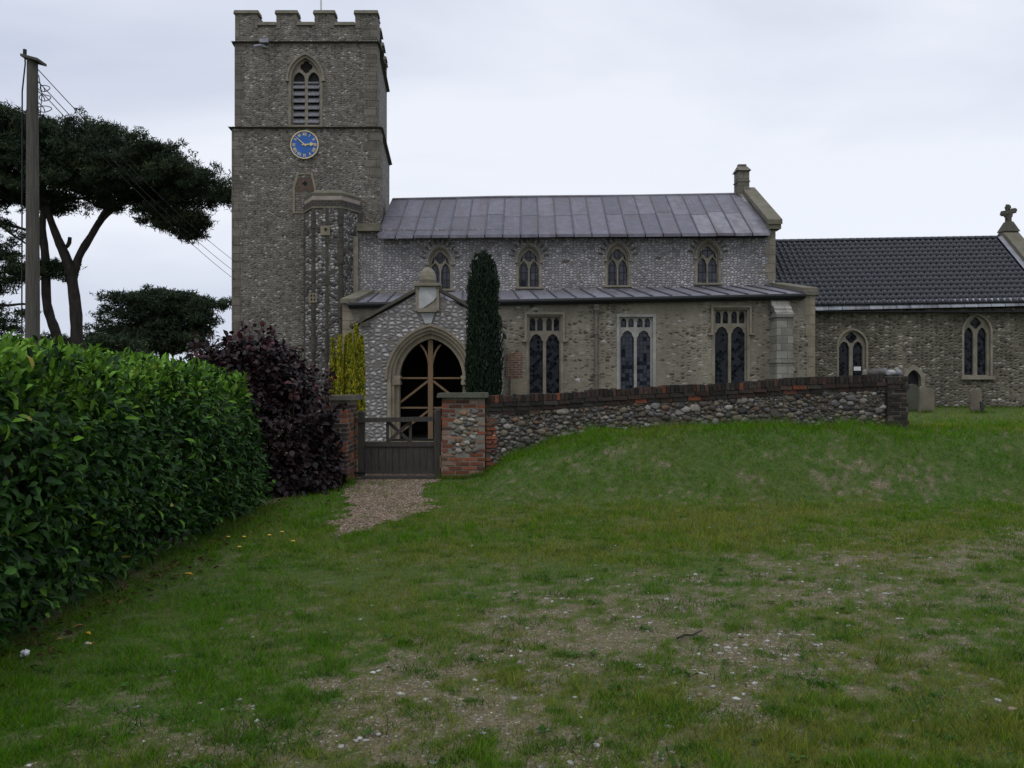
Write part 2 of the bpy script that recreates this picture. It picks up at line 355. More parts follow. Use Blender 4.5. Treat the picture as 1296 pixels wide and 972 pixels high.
def leaves(P, D, U, length, width, col, curl=1.0):
    """one folded, curled leaf at every P along D with its face towards U"""
    n = len(P); D = unit(D); X = unit(np.cross(D, U)); Z = np.cross(X, D)
    t = LEAF_V
    V = (P[:, None]+X[:, None]*(t[None, :, 0:1]*.5*width[:, None, None])+D[:, None]*(t[None, :, 1:2]*length[:, None, None])
         + Z[:, None]*(t[None, :, 2:3]*length[:, None, None]*curl)).reshape(-1, 3)
    T = (LEAF_T[None]+(np.arange(n)*8)[:, None, None]).reshape(-1, 3)
    return V, T, np.repeat(col, 8, 0)
def blades(P, D, length, width, col, side=None):
    """one thin triangle at every P"""
    n = len(P); D = unit(D)
    S = unit(np.cross(D, RNG.normal(size=(n, 3)))) if side is None else side
    V = np.stack([P-S*width[:, None]/2, P+S*width[:, None]/2, P+D*length[:, None]], 1).reshape(-1, 3)
    T = np.arange(n*3).reshape(-1, 3)
    return V, T, np.repeat(col, 3, 0)
def cat3(lst):
    Vs, Ts, Cs = [], [], []; o = 0
    for V, T, C in lst: Vs.append(V); Ts.append(T+o); Cs.append(C); o += len(V)
    return np.concatenate(Vs), np.concatenate(Ts), np.concatenate(Cs)
def _hash(ix, iy, seed):
    h = (ix.astype(np.int64)*374761393+iy.astype(np.int64)*668265263+seed*1442695041) & 0x7fffffff
    h = ((h ^ (h >> 13))*1274126177) & 0x7fffffff
    return ((h ^ (h >> 16)) & 0xffff)/65535.0
def vnoise(x, y, seed=0):
    x = np.asarray(x, float); y = np.asarray(y, float)
    ix, iy = np.floor(x), np.floor(y); fx, fy = x-ix, y-iy
    fx = fx*fx*(3-2*fx); fy = fy*fy*(3-2*fy)
    a, b = _hash(ix, iy, seed), _hash(ix+1, iy, seed); c, d = _hash(ix, iy+1, seed), _hash(ix+1, iy+1, seed)
    return (a*(1-fx)+b*fx)*(1-fy)+(c*(1-fx)+d*fx)*fy
def fbm(x, y, seed=0, oct=4):
    s = 0; a = .5; t = 0
    for i in range(oct): s = s+a*vnoise(np.asarray(x)*2**i, np.asarray(y)*2**i, seed+i*17); t += a; a *= .5
    return s/t
def ss(a, b, x): t = np.clip((np.asarray(x, float)-a)/(b-a), 0, 1); return t*t*(3-2*t)
def P(px, py, Y): return ((px-648)/F*Y, CAMZ-(py-486)/F*Y)
def P3(px, py, Y): x, z = P(px, py, Y); return (x, Y, z)
def poly(pts, Y): return [P(a, b, Y) for a, b in pts]
def icos(sub):
    bm = bmesh.new(); bmesh.ops.create_icosphere(bm, subdivisions=sub, radius=1)
    v = np.array([x.co[:] for x in bm.verts]); bm.faces.ensure_lookup_table(); t = np.array([[q.index for q in f.verts] for f in bm.faces]); bm.free(); return v, t
ICO1, ICO2 = icos(1), icos(2)
def stones(Pc, S, col, sub=1, rot=True, lump=.22):
    """irregular stones at Pc with half sizes S"""
    v, t = ICO1 if sub == 1 else ICO2; n = len(Pc); k = len(v)
    jit = 1+RNG.uniform(-lump, lump, (n, k, 1)); q = v[None]*jit*S[:, None]
    if rot:
        a = RNG.uniform(0, 6.28, n); c, s_ = np.cos(a), np.sin(a)
        q = np.stack([q[..., 0]*c[:, None]-q[..., 1]*s_[:, None], q[..., 0]*s_[:, None]+q[..., 1]*c[:, None], q[..., 2]], -1)
    V = (q+Pc[:, None]).reshape(-1, 3); T = (t[None]+(np.arange(n)*k)[:, None, None]).reshape(-1, 3)
    return V, T, np.repeat(col, k, 0)

# ------------------------------------------------------------------ terrain
YW = 13.6
BX = [-9, -.75, -.44, -.1, .65, 1.41, 3.2, 6.3, 9, 14, 40]; BZ = [0, 0, .06, .31, .58, .77, .83, .79, .75, .70, .70]
CX = [-9, -.6, 1, 4, 8, 14, 40]; CZ = [0, 0, .15, .45, .68, .75, .78]
def terrain(x, y):
    x = np.asarray(x, float); y = np.asarray(y, float)
    b = np.interp(x, BX, BZ); c = np.interp(x, CX, CZ)
    foot = 11.15+.6*(fbm(x*.6, y*0, 3)-.5)-.25*ss(-.8, .3, x)*(1-ss(.3, 1.6, x))
    h = .1*ss(8.5, 13, y)*(1-ss(15, 22, y))
    k = ss(14.1, 17, y)
    u = np.clip((y-foot)/(13.05-foot), 0, 1)
    h = h+(b*(1-k)+c*k)*(.35*ss(0, 1, u)+.65*ss(0, .72, u))
    amp = .03+.17*ss(10.5, 12, y)*(1-ss(13.4, 14, y))*ss(-.6, .8, x)
    h = h+(fbm(x*1.5, y*1.5, 11)-.5)*amp*np.where(np.abs(x+1.75) < 1.0, .35, 1)
    return h
TRK = np.array([(-2.2, 2.6), (-.9, 3.9), (0, 5.0), (1.2, 6.0), (3.2, 7.6), (5.2, 8.3), (9, 9)])
TRK2 = np.array([(.3, 3.3), (1.0, 4.0), (2.2, 5.2), (3.6, 6.4)])
def pdist(x, y, L_):
    d = np.full(np.shape(x), 1e9)
    for (x0, y0), (x1, y1) in zip(L_[:-1], L_[1:]):
        dx, dy = x1-x0, y1-y0; t = np.clip(((x-x0)*dx+(y-y0)*dy)/(dx*dx+dy*dy), 0, 1)
        d = np.minimum(d, np.hypot(x-x0-t*dx, y-y0-t*dy))
    return d
def bare(x, y):
    """0 = closed sward, 1 = bare gravelly soil"""
    a = np.exp(-(pdist(x, y, TRK)/.95)**2)*.135+np.exp(-(pdist(x, y, TRK2)/.7)**2)*.10
    a = a+.035*ss(-2.0, 0, x)*(1-ss(8.5, 10.5, y))
    n = fbm(x*1.9, y*1.9, 21, 3)*.30+fbm(x*8.5, y*8.5, 31, 2)*.32+fbm(x*21, y*21, 37, 2)*.38
    bank = np.exp(-(((x-5.2)/.45)**2+((y-12.9)/.35)**2))*.16+ss(11.0, 11.35, y)*(1-ss(11.75, 12.2, y))*ss(-.5, .4, x)*.045
    hed = ss(-2.85, -3.15, x)*.16
    return ss(.56, .78, n+a+bank+hed)
def path_mask(x, y):
    """the gravel in front of and behind the gate"""
    wob = (fbm(x*3, y*3, 41)-.5)*.55+(fbm(x*11, y*11, 43, 2)-.5)*.35
    cl = np.interp(y, [9.2, 9.6, 10.6, 11.6, 12.6, 13.2, 14, 24], [-1.81, -1.77, -1.56, -1.74, -1.8, -1.8, -1.8, -2.3])
    hw = np.interp(y, [8.9, 9.2, 9.6, 10.6, 11.6, 12.6, 13.2, 14, 24], [0, .15, .27, .56, .48, .52, .6, .7, .9])
    return ((np.abs(x-cl)-wob*.7) < hw) & (y > 8.8) & (y < 23.8)

def grow(a, b, s0, k):
    r = []; s = s0; x = a
    while x < b: s *= k; x += s; r.append(x)
    return r
xs = np.array(sorted([-4-q for q in grow(0, 500, .06, 1.13)]+list(np.arange(-4, 8.001, .06))+[8+q for q in grow(0, 500, .06, 1.13)]))
ys = np.array(sorted([2.5-q for q in grow(0, 120, .06, 1.2)]+list(np.arange(2.5, 14.6, .06))+[14.6+q for q in grow(0, 900, .06, 1.13)]))
GX, GY = np.meshgrid(xs, ys); GZ = terrain(GX, GY)
V = np.stack([GX, GY, GZ], -1).reshape(-1, 3); nx, ny = len(xs), len(ys)
I = (np.arange(ny-1)[:, None]*nx+np.arange(nx-1)[None]).ravel()
T = np.concatenate([np.stack([I, I+1, I+nx+1], 1), np.stack([I, I+nx+1, I+nx], 1)])
bv = bare(GX, GY).ravel()
gm, nt, b = new_mat('turf_soil')
a = N(nt, 'ShaderNodeSeparateColor', {0: N(nt, 'ShaderNodeAttribute', attribute_name='Col').outputs['Color']})
soil = ramp(nt, noise(nt, 26, 6, .75), [(.28, (.055, .043, .024)), (.5, (.125, .102, .060)), (.7, (.20, .168, .105))])
vo = N(nt, 'ShaderNodeTexVoronoi', {'Vector': wpos(nt, (1, 1, 1)), 'Scale': 55.0})
peb = ramp(nt, N(nt, 'ShaderNodeSeparateColor', {0: vo.outputs['Color']}).outputs[0], [(0, (.06, .045, .028)), (.5, (.13, .105, .07)), (.85, (.21, .18, .13)), (1, (.36, .33, .28))])
soil = mixc(nt, N(nt, 'ShaderNodeMapRange', {0: vo.outputs['Distance'], 1: .55, 2: .3}).outputs[0], soil, peb)
turf = ramp(nt, noise(nt, 14, 6, .7), [(.3, (.022, .045, .006)), (.55, (.05, .085, .014)), (.75, (.095, .11, .03))])
nt.links.new(mixc(nt, a.outputs[0], turf, soil), b.inputs['Base Color']); b.inputs['Roughness'].default_value = .95
bump(nt, b, math_(nt, 'SUBTRACT', noise(nt, 26, 6, .75), vo.outputs['Distance']), .7, .012)
ground = mass('ground', V, T, np.stack([bv, bv, bv], 1), gm, smooth=True)
tag(ground, 'worn grass ground rising to a bank below the churchyard wall', None, None, 'structure')

# gravel path: a thin sheet over the ground with a ragged edge
st = .07; pxs = np.arange(-4.2, .2, st); pys = np.arange(8.8, 23.8, st)
AX, AY = np.meshgrid(pxs+st/2, pys+st/2); pm = path_mask(AX, AY)
vid = {}; pv = []; pf = []
for j, i in zip(*np.nonzero(pm)):
    q = []
    for di, dj in ((0, 0), (1, 0), (1, 1), (0, 1)):
        k = (i+di, j+dj)
        if k not in vid:
            vid[k] = len(pv); x_, y_ = pxs[0]+(i+di)*st+random.uniform(-.02, .02), pys[0]+(j+dj)*st+random.uniform(-.02, .02); pv.append((x_, y_, 0))
        q.append(vid[k])
    pf += [(q[0], q[1], q[2]), (q[0], q[2], q[3])]
pv = np.array(pv); pv[:, 2] = terrain(pv[:, 0], pv[:, 1])+.008
pmt, nt, b = new_mat('gravel')
vo = N(nt, 'ShaderNodeTexVoronoi', {'Vector': wpos(nt, (1, 1, 1)), 'Scale': 48.0})
nt.links.new(mixc(nt, 1.0, ramp(nt, N(nt, 'ShaderNodeSeparateColor', {0: vo.outputs['Color']}).outputs[0], [(0, (.08, .055, .034)), (.5, (.18, .125, .08)), (.85, (.26, .195, .14)), (1, (.38, .33, .27))]),
    ramp(nt, noise(nt, 2.2, 4, .6), [(.3, g(.65)), (.7, g(1.1))]), 'MULTIPLY'), b.inputs['Base Color'])
b.inputs['Roughness'].default_value = .95; bump(nt, b, vo.outputs['Distance'], -.9, .012)
tag(mass('gravel_path', pv, np.array(pf), np.ones((len(pv), 3)), pmt, smooth=True), 'tan gravel path leading through the wooden gate', None, None, 'structure')

# ------------------------------------------------------------------ the church
YT, YN, YA, YP, YC = 31.5, 31.0, 27.5, 24.0, 30.5
church = empty('church', (0, 31, 0), 'medieval flint church with square battlemented tower, clock, porch and long nave', 'church')
def arch(xl, xr, zs, za, zb=None, n=10, cusp=0.0):
    """pointed arch outline, from the foot of the right jamb over the apex to the foot of the left jamb"""
    xc, wd, h = (xl+xr)/2, (xr-xl)/2, za-zs; pts = []
    if zb is not None: pts.append((xr, zb))
    half = []
    for i in range(n+1):
        t = i/n
        if h >= wd*.98:
            Rr = (wd*wd+h*h)/(2*wd); a1 = math.asin(min(1, h/Rr)); a = a1*t
            x, z = wd-Rr+Rr*math.cos(a), Rr*math.sin(a)
        else:
            x = wd*((1-t)**2+2*t*(1-t)*1.0); z = h*(2*t*(1-t)*.72+t*t)
        if cusp:
            k = 1-cusp*max(0, math.cos(math.pi*(t*3-1)))*(1 if .08 < t < .95 else 0); x *= k
        half.append((x, z))
    pts += [(xc+x, zs+z) for x, z in half]
    pts += [(xc-x, zs+z) for x, z in half[-2::-1]]
    if zb is not None: pts.append((xl, zb))
    return pts
def foil(cx, cz, r, k=4, n=28, ph=0.0):
    return [(cx+r*(.74+.26*abs(math.cos(k*(t-ph)/2)))*math.cos(t), cz+r*(.74+.26*abs(math.cos(k*(t-ph)/2)))*math.sin(t)) for t in [2*math.pi*i/n for i in range(n)]]
def vox(mb, xl, xr, zs, za, Y, d0, d1, n=7):   # flints set on edge round an arch head
    o1 = arch(xl-d0, xr+d0, zs, za+d0, n=n); o2 = arch(xl-d1, xr+d1, zs, za+d1, n=n)
    for i in range(1, len(o1)-1):
        a, b = Vector((o1[i][0], Y-.012, o1[i][1])), Vector((o2[i][0], Y-.012, o2[i][1])); mb.bar(a, b, .055, .05, (0, 1, 0))

HOLES = {'nave': [], 'aisle': [], 'chancel': [], 'tower': []}
WIN = []
# each window: the opening in the wall is filled by a ring of dressed stone, a traceried panel and the glass behind it
def window(name, wall, Y, opening, lights, ring, glass, mat, hood=None, sill=None, extra=None, label=None, square=False):
    xl, xr, zb, zs, za = opening
    wd_ = (xr-xl)/2; h__ = za-zs; R_ = (wd_**2+h__**2)/(2*wd_)
    def apx(d): return zs+math.sqrt(max(.01, (R_+d)**2-(R_-wd_)**2)) if (not square and h__ >= wd_*.98) else za+d*1.1
    def outl(d):
        if square: return [(xr+d, zb-d), (xr+d, za+d), (xl-d, za+d), (xl-d, zb-d)]
        return arch(xl-d, xr+d, zs, apx(d), zb-d)
    HOLES[wall].append(outl(ring*.5))
    mb = MB()
    mb.slab(outl(ring), [outl(0)], O=(0, Y-.02, 0), n=(0, .36, 0))
    mb.slab(outl(.012), lights, O=(0, Y+.10, 0), n=(0, .12, 0))
    if hood:
        d0, d1, drop = hood
        if square:
            mb.box(xl-d1, xr+d1, Y-.10, Y+.02, za+d0, za+d1)
            for s_, e in ((xl, -1), (xr, 1)):
                a_, b_ = sorted((s_+e*d0, s_+e*d1)); mb.box(a_, b_, Y-.098, Y+.018, za-drop, za+d0)
                a_, b_ = sorted((s_+e*d0, s_+e*(d1+.10))); mb.box(a_, b_, Y-.11, Y+.016, za-drop-.07, za-drop)
        else:
            o1 = arch(xl-d1, xr+d1, zs-drop, apx(d1)); o2 = arch(xl-d0, xr+d0, zs-drop, apx(d0))
            mb.slab(o1+o2[::-1], O=(0, Y-.09, 0), n=(0, .11, 0))
            for x_ in (xl-d1, xr+d0): mb.box(x_-.03, x_+d1-d0+.03, Y-.10, Y+.016, zs-drop-.08, zs-drop)
    if sill: mb.box(xl-ring-.05, xr+ring+.05, Y-.10, Y+.05, zb-sill, zb+.004)
    ob = mb.build(name, mat, church)
    if label: ob['label'] = label
    gb = MB(); gb.slab(outl(.004), O=(0, Y+.19, 0), n=(0, .02, 0)); gb.build('glazing', glass, ob)
    return ob
def lancet(x0, x1, y_bot, y_spr, y_ap, Y, cusp=.13):
    (xa, zb), (xb, zs) = P(x0, y_bot, Y), P(x1, y_spr, Y); return arch(xa, xb, zs, P(0, y_ap, Y)[1], zb, n=12, cusp=cusp)

# clerestory windows
for cx, ap in ((557, 312), (669.5, 309.5), (782, 307.5), (896, 304.5)):
    Y = YN; hw = 13.2; xl, za = P(cx-hw, ap+2, Y); xr, zs = P(cx+hw, ap+20, Y); zb = P(0, ap+54, Y)[1]
    xc = (xl+xr)/2; px_ = Y/F
    lights = [lancet(cx-12.2, cx-1.0, ap+53.3, ap+32, ap+20.5, Y, .08), lancet(cx+1.0, cx+12.2, ap+53.3, ap+32, ap+20.5, Y, .08),
              foil(xc, P(0, ap+14.2, Y)[1], 7.4*px_, 4),
              poly([(cx-9.6, ap+15.5), (cx-7.6, ap+12.5), (cx-7.4, ap+19.5), (cx-11.6, ap+23)], Y)[::-1], poly([(cx+9.6, ap+15.5), (cx+11.6, ap+23), (cx+7.4, ap+19.5), (cx+7.6, ap+12.5)], Y)[::-1]]
    window('clerestory_window', 'nave', Y, (xl, xr, zb, zs, za), lights, .085, M['glass_big'], M['stone'], hood=(.05, .10, .02), sill=.06)
# aisle windows: square heads, two big lights under four small ones
for (x0, x1, top, l1, l2, upb, bot, mat, pale) in ((667.5, 711, 399, (670.3, 687.3), (691.3, 708.2), 421, 507, 'stone', None), (782.5, 828, 399.5, (785.9, 803), (806.5, 823.8), 416.5, 506, 'pale_stone', 'pale cleaned stone window with clear leaded lights'),
                                                 (903, 947, 390.5, (906, 922.8), (926.3, 943.8), 411.5, 498, 'stone', None)):
    Y = YA; (xl, za), (xr, zb) = P(x0+1.5, top+1.5, Y), P(x1-1.5, bot, Y)
    lights = []
    for a_, b_ in (l1, l2):
        lights.append(lancet(a_, b_, bot-1, upb+13, upb+1.5, Y, .12)); md = (a_+b_)/2
        lights.append(lancet(a_+.3, md-1.2, upb-2.5, top+7.5, top+3, Y, .15)); lights.append(lancet(md+1.2, b_-.3, upb-2.5, top+7.5, top+3, Y, .15))
    # keep the big light clear of the small ones
    ob = window('aisle_window', 'aisle', Y, (xl, xr, zb, za, za), lights, .09, M['glass_grid'] if pale else M['glass_lattice'], M[mat], hood=None if pale else (.06, .13, .75), square=True, label=pale)
# chancel windows
for (x0, x1, ap, bot, l1, l2, hd, spr) in ((1061.5, 1096, 418, 487, (1063.2, 1076.2), (1080.7, 1093.2), 432, 441), (1220, 1253.5, 399, 476, (1221.9, 1233.8), (1238.8, 1250.8), 414, 424)):
    Y = YC; (xl, za), (xr, zs), zb = P(x0, ap, Y), P(x1, spr-4, Y), P(0, bot, Y)[1]; cx = (x0+x1)/2
    lights = [lancet(*l1, bot-1.5, spr, hd, Y, .1), lancet(*l2, bot-1.5, spr, hd, Y, .1), foil((xl+xr)/2, P(0, (ap+hd)/2+2.2, Y)[1], 7.2*Y/F, 4)]
    window('chancel_window', 'chancel', Y, (xl, xr, zb, zs, za), lights, .075, M['glass_lattice'], M['stone'], sill=.12)
# belfry window with slate louvres
Y = YT; (xl, za), (xr, zs), zb = P(368.5, 73.5, Y), P(405, 100, Y), P(0, 158, Y)[1]
lights = [lancet(370.5, 385, 157, 100, 90, Y, .0), lancet(389, 403.2, 157, 100, 90, Y, .0), foil(P(386.8, 0, Y)[0], P(0, 83.5, Y)[1], 8.0*Y/F, 4)]
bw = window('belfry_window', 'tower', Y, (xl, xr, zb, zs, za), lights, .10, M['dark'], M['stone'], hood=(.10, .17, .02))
lv = MB()
for (a_, b_) in ((370.2, 385.3), (388.7, 403.5)):
    xa, xb = P(a_, 0, Y)[0], P(b_, 0, Y)[0]; z0 = P(0, 156.5, Y)[1]; hgt = P(0, 104, Y)[1]-z0
    for k in range(6):
        z = z0+hgt*(k+.12)/6; hh = hgt/6
        lv.hexa([(xa, Y+.075, z), (xb, Y+.075, z), (xb, Y+.185, z+hh*.72), (xa, Y+.185, z+hh*.72), (xa, Y+.06, z+.03), (xb, Y+.06, z+.03), (xb, Y+.172, z+hh*.72+.03), (xa, Y+.172, z+hh*.72+.03)])
    lv.box(xa, xb, Y+.085, Y+.16, P(0, 104.6, Y)[1], P(0, 102.4, Y)[1])
lv.build('louvre', M['louvre'], bw)

# --- tower
SK = -.077; TD = 5.3   # the sides run back slightly turned, as in the photograph
zg = -.2
def tz(py): return P(0, py, YT)[1]
def tx(px): return P(px, 0, YT)[0]
def crenels(a, b, z0, zc, zm, marks):
    o = [(a, z0), (b, z0), (b, zm)]
    for m1, m0 in marks: o += [(m1, zm), (m1, zc), (m0, zc), (m0, zm)]
    return o+[(a, zm)]
xa, xb = tx(297.5), tx(477)
mk = [(tx(449.5), tx(422.8)), (tx(398), tx(375.5)), (tx(349.7), tx(325.8))]
tw = MB()
tw.slab(crenels(xa, xb, tz(162.5), tz(31), tz(17), mk), HOLES['tower'], O=(0, YT, 0), n=(0, .7, 0))
U = (SK, 1, 0); mkd = [(.84*TD, .70*TD), (.565*TD, .435*TD), (.30*TD, .16*TD)]
sideo = crenels(.702, TD, tz(162.5), tz(31), tz(17), [(a*1.0, b) for a, b in mkd])
tw.slab(sideo, O=(xb, YT, 0), u=U, n=(-.7, 0, 0))
tw.slab(sideo, O=(xa+.7, YT, 0), u=U, n=(-.7, 0, 0))
tw.slab(crenels(xa+.7, xb-.7, tz(162.5), tz(31), tz(17), mk), O=(SK*TD, YT+TD-.7, 0), n=(0, .699, 0))
xa2, xb2 = tx(294.8), tx(481)
tw.slab([(xa2, zg), (xb2, zg), (xb2, tz(163)), (xa2, tz(163))], O=(0, YT-.09, 0), n=(0, .75, 0))
for x_, dn in ((xb2, -.7), (xa2, .7)):
    tw.slab([(.66, zg), (TD+.1, zg), (TD+.1, tz(163)), (.66, tz(163))], O=(x_, YT-.09, 0), u=U, n=(dn, 0, 0))
tw.slab([(xa2+.7, zg), (xb2-.7, zg), (xb2-.7, tz(163)), (xa2+.7, tz(163))], O=(SK*TD, YT+TD-.6, 0), n=(0, .598, 0))
tower = tw.build('tower', M['tower'], church)
def ring_course(mb, x0, x1, z0, z1, pr, Y0=YT, top=None):
    """a string course round the front, right and left of the tower; sloped top"""
    t = z1 if top is None else top
    for (A, B_, nrm) in (((x0, Y0), (x1, Y0), (0, -1)), ((x1, Y0), (x1+SK*TD, Y0+TD), (1, 0)), ((x0, Y0), (x0+SK*TD, Y0+TD), (-1, 0))):
        nx_, ny_ = nrm; e = pr if ny_ else 0
        a1 = (A[0]-e, A[1]); b1 = (B_[0]+e, B_[1])
        a2 = (a1[0]+nx_*pr, a1[1]+ny_*pr-(pr if nx_ else 0)*0); b2 = (b1[0]+nx_*pr, b1[1]+ny_*pr)
        i1 = (A[0]-nx_*.05, A[1]-ny_*.05); i2 = (B_[0]-nx_*.05, B_[1]-ny_*.05)
        zo = .002 if nx_ else 0
        mb.hexa([(*i1, z0+zo), (*a2, z0+zo+.05), (*b2, z0+zo+.05), (*i2, z0+zo), (*i1, z1+zo), (*a2, z1-.05+zo), (*b2, z1-.05+zo), (*i2, z1+zo)])
for a_ in ((xa, xb, tz(55.5), tz(52.3), .13, YT), (xa2, xb2, tz(164.5), tz(160.8), .13, YT-.09)):
    sb = MB(); ring_course(sb, *a_); sb.build('string_course', M['dark_stone'], tower)
cb = MB()   # copings of merlons and crenels
spans = [(xa, mk[2][1], 1), (mk[2][1], mk[2][0], 0), (mk[2][0], mk[1][1], 1), (mk[1][1], mk[1][0], 0), (mk[1][0], mk[0][1], 1), (mk[0][1], mk[0][0], 0), (mk[0][0], xb, 1)]
for a_, b_, up in spans:
    z0, z1 = (tz(17.6), tz(13)) if up else (tz(32.5), tz(27.8)); e = .05 if up else -.003
    for y0, y1, ox in ((YT-.07, YT+.46, 0), (YT+TD-.46, YT+TD+.07, SK*TD)):
        cb.hexa([(a_-e+ox, y0, z0), (b_+e+ox, y0, z0), (b_+e+ox, y1, z0), (a_-e+ox, y1, z0), (a_-e+.02+ox, y0+.05, z1), (b_+e-.02+ox, y0+.05, z1), (b_+e-.02+ox, y1-.03, z1), (a_-e+.02+ox, y1-.03, z1)])
sp2 = [(.75, .16*TD, 1), (.16*TD, .30*TD, 0), (.30*TD, .435*TD, 1), (.435*TD, .565*TD, 0), (.565*TD, .70*TD, 1), (.70*TD, .84*TD, 0), (.84*TD, TD-.5, 1)]
for a_, b_, up in sp2:
    z0, z1 = (tz(17.5), tz(13.2)) if up else (tz(32.4), tz(28)); e = .05 if up else -.003
    for x_, o1, o2 in ((xb, .07, -.5), (xa, -.07, .5)):
        q0 = Vector((x_, YT, 0))+Vector(U)*(a_-e); q1 = Vector((x_, YT, 0))+Vector(U)*(b_+e)
        cb.hexa([(q0.x+o1, q0.y, z0), (q1.x+o1, q1.y, z0), (q1.x+o2, q1.y, z0), (q0.x+o2, q0.y, z0), (q0.x+o1*.5, q0.y, z1), (q1.x+o1*.5, q1.y, z1), (q1.x+o2, q1.y, z1), (q0.x+o2, q0.y, z1)])
cb.build('parapet_coping', M['coping'], tower)
qb = MB()
def quoins(mb, x, Y, z0, z1, side, wl=.5, ws=.3, h=.32, ret=.3, rs=0.0, pr=.014):
    """long and short corner stones, on the front and round the corner"""
    z = z0; k = 0
    while z < z1-.05:
        zz = min(z+h*random.uniform(.85, 1.15), z1); wv = (wl if k % 2 else ws)*random.uniform(.85, 1.1); rv = (ws if k % 2 else wl)*ret/.3
        a_, b_ = sorted((x+side*pr, x-side*wv)); mb.box(a_, b_, Y-pr, Y+rv*.9, z+.012, zz-.004)
        z = zz; k += 1
for a_ in ((xb, YT, tz(160), tz(56), 1, .5, .38), (xa, YT, tz(160), tz(56), -1, .36, .24), (xb2, YT-.09, tz(225), tz(166), 1, .6, .45), (xa2, YT-.09, 1.0, tz(166), -1, .42, .28), (xb, YT, tz(50), tz(33), 1, .5, .5)):
    quoins(qb, *a_); qb.build('quoin', M['tower_quoin'], tower); qb = MB()
for px0, px1 in ((297.5, 303), (318, 325.8), (349.7, 355), (370.5, 375.5), (398, 403), (418, 422.8), (449.5, 456)):
    qb = MB(); qb.box(tx(px0)+.002, tx(px1)-.002, YT-.013, YT+.3, tz(36 if px0 > 300 else 50), tz(18)); qb.build('merlon_dressing', M['tower_quoin'], tower)
rb = MB(); rb.box(xa+.5, xb-.5+SK*2, YT+.5, YT+TD-.5, tz(44), tz(42)); rb.build('tower_roof', M['lead_plain'], tower)
fb = MB(); fb.tube([(tx(404)*1.06, YT+2.2, tz(42)), (tx(404)*1.06, YT+2.2, tz(-60))], [.05, .03], 8); fb.build('flagpole', M['white'], tower)
sp = MB(); x_, z_ = P(331, 60.5, YT); sp.box(x_-.02, x_+.30, YT-.20, YT+.05, tz(56), tz(51.5)); sp.tube([(x_+.2, YT+.02, z_+.02), (x_+.05, YT-.3, z_-.03), (x_-.13, YT-.5, z_-.14)], .05, 8)
sp.build('rainwater_spout', M['lead_plain'], tower)
# small blocked lancet below the clock: buff stone reveal, brick filling and a diamond light
ob_ = MB(); Yb = YT-.09
o1 = poly([(400, 270), (400, 236), (396, 219), (375.5, 219), (370.5, 236), (370.5, 270)], Yb); i1 = poly([(397, 268), (397.5, 238), (393.5, 221), (378, 221), (373.5, 238), (373.5, 268)], Yb)
ob_.slab(o1, [i1], O=(0, Yb-.03, 0), n=(0, .06, 0)); bo = ob_.build('blocked_opening', M['gold_stone'], tower)
i2 = MB(); i2.slab(poly([(397, 242), (397, 238.5), (393.6, 225), (378, 225), (373.7, 238.5), (373.7, 242)], Yb), [poly([(386, 229), (389.5, 232.5), (386, 236), (382.5, 232.5)], Yb)], O=(0, Yb-.012, 0), n=(0, .03, 0))
i2.build('brick_infill', M['brown_brick'], tower)
i3 = MB(); i3.slab(poly([(390, 228), (390, 237), (382, 237), (382, 228)], Yb), O=(0, Yb-.005, 0), n=(0, .003, 0)); i3.build('diamond_light', M['dark'], tower)
# --- clock
CXZ = P(386, 183.8, YT-.09); rC = 17.6*31.4/F; Yk = YT-.09
ck = MB(); ck.slab([(CXZ[0]+rC*math.cos(t), CXZ[1]+rC*math.sin(t)) for t in [2*math.pi*i/48 for i in range(48)]], O=(0, Yk-.07, 0), n=(0, .09, 0)); clock = ck.build('clock', M['blue'], church)
rm = MB(); circ = lambda r: [(CXZ[0]+r*math.cos(t), CXZ[1]+r*math.sin(t)) for t in [2*math.pi*i/48 for i in range(48)]]
rm.slab(circ(rC*1.02), [circ(rC*.945)], O=(0, Yk-.095, 0), n=(0, .06, 0)); rm.build('clock_rim', M['gilt'], clock)
nb = MB(); ROM = ['XII', 'I', 'II', 'III', 'IIII', 'V', 'VI', 'VII', 'VIII', 'IX', 'X', 'XI']
for h_, s_ in enumerate(ROM):
    a = math.pi/2-h_*math.pi/6; rad = Vector((math.cos(a), 0, math.sin(a))); tan = Vector((math.sin(a), 0, -math.cos(a)))
    hh = rC*.20; wds = {'I': .075, 'V': .15, 'X': .15}; tot = sum(wds[c]*rC for c in s_); pos = -tot/2
    nb = MB(); cc = Vector((CXZ[0], Yk-.076, CXZ[1]))+rad*rC*.76
    for c in s_:
        wv = wds[c]*rC; m_ = pos+wv/2; pos += wv
        pt = lambda u_, v_: cc+tan*u_+rad*v_
        if c == 'I': nb.bar(pt(m_, -hh/2), pt(m_, hh/2), .024, .012, (0, 1, 0))
        elif c == 'V': nb.bar(pt(m_, -hh/2), pt(m_-wv*.34, hh/2), .024, .012, (0, 1, 0)); nb.bar(pt(m_, -hh/2), pt(m_+wv*.34, hh/2), .016, .013, (0, 1, 0))
        else: nb.bar(pt(m_+wv*.32, -hh/2), pt(m_-wv*.32, hh/2), .024, .012, (0, 1, 0)); nb.bar(pt(m_-wv*.32, -hh/2), pt(m_+wv*.32, hh/2), .016, .013, (0, 1, 0))
    nb.build('clock_numeral', M['gilt'], clock)
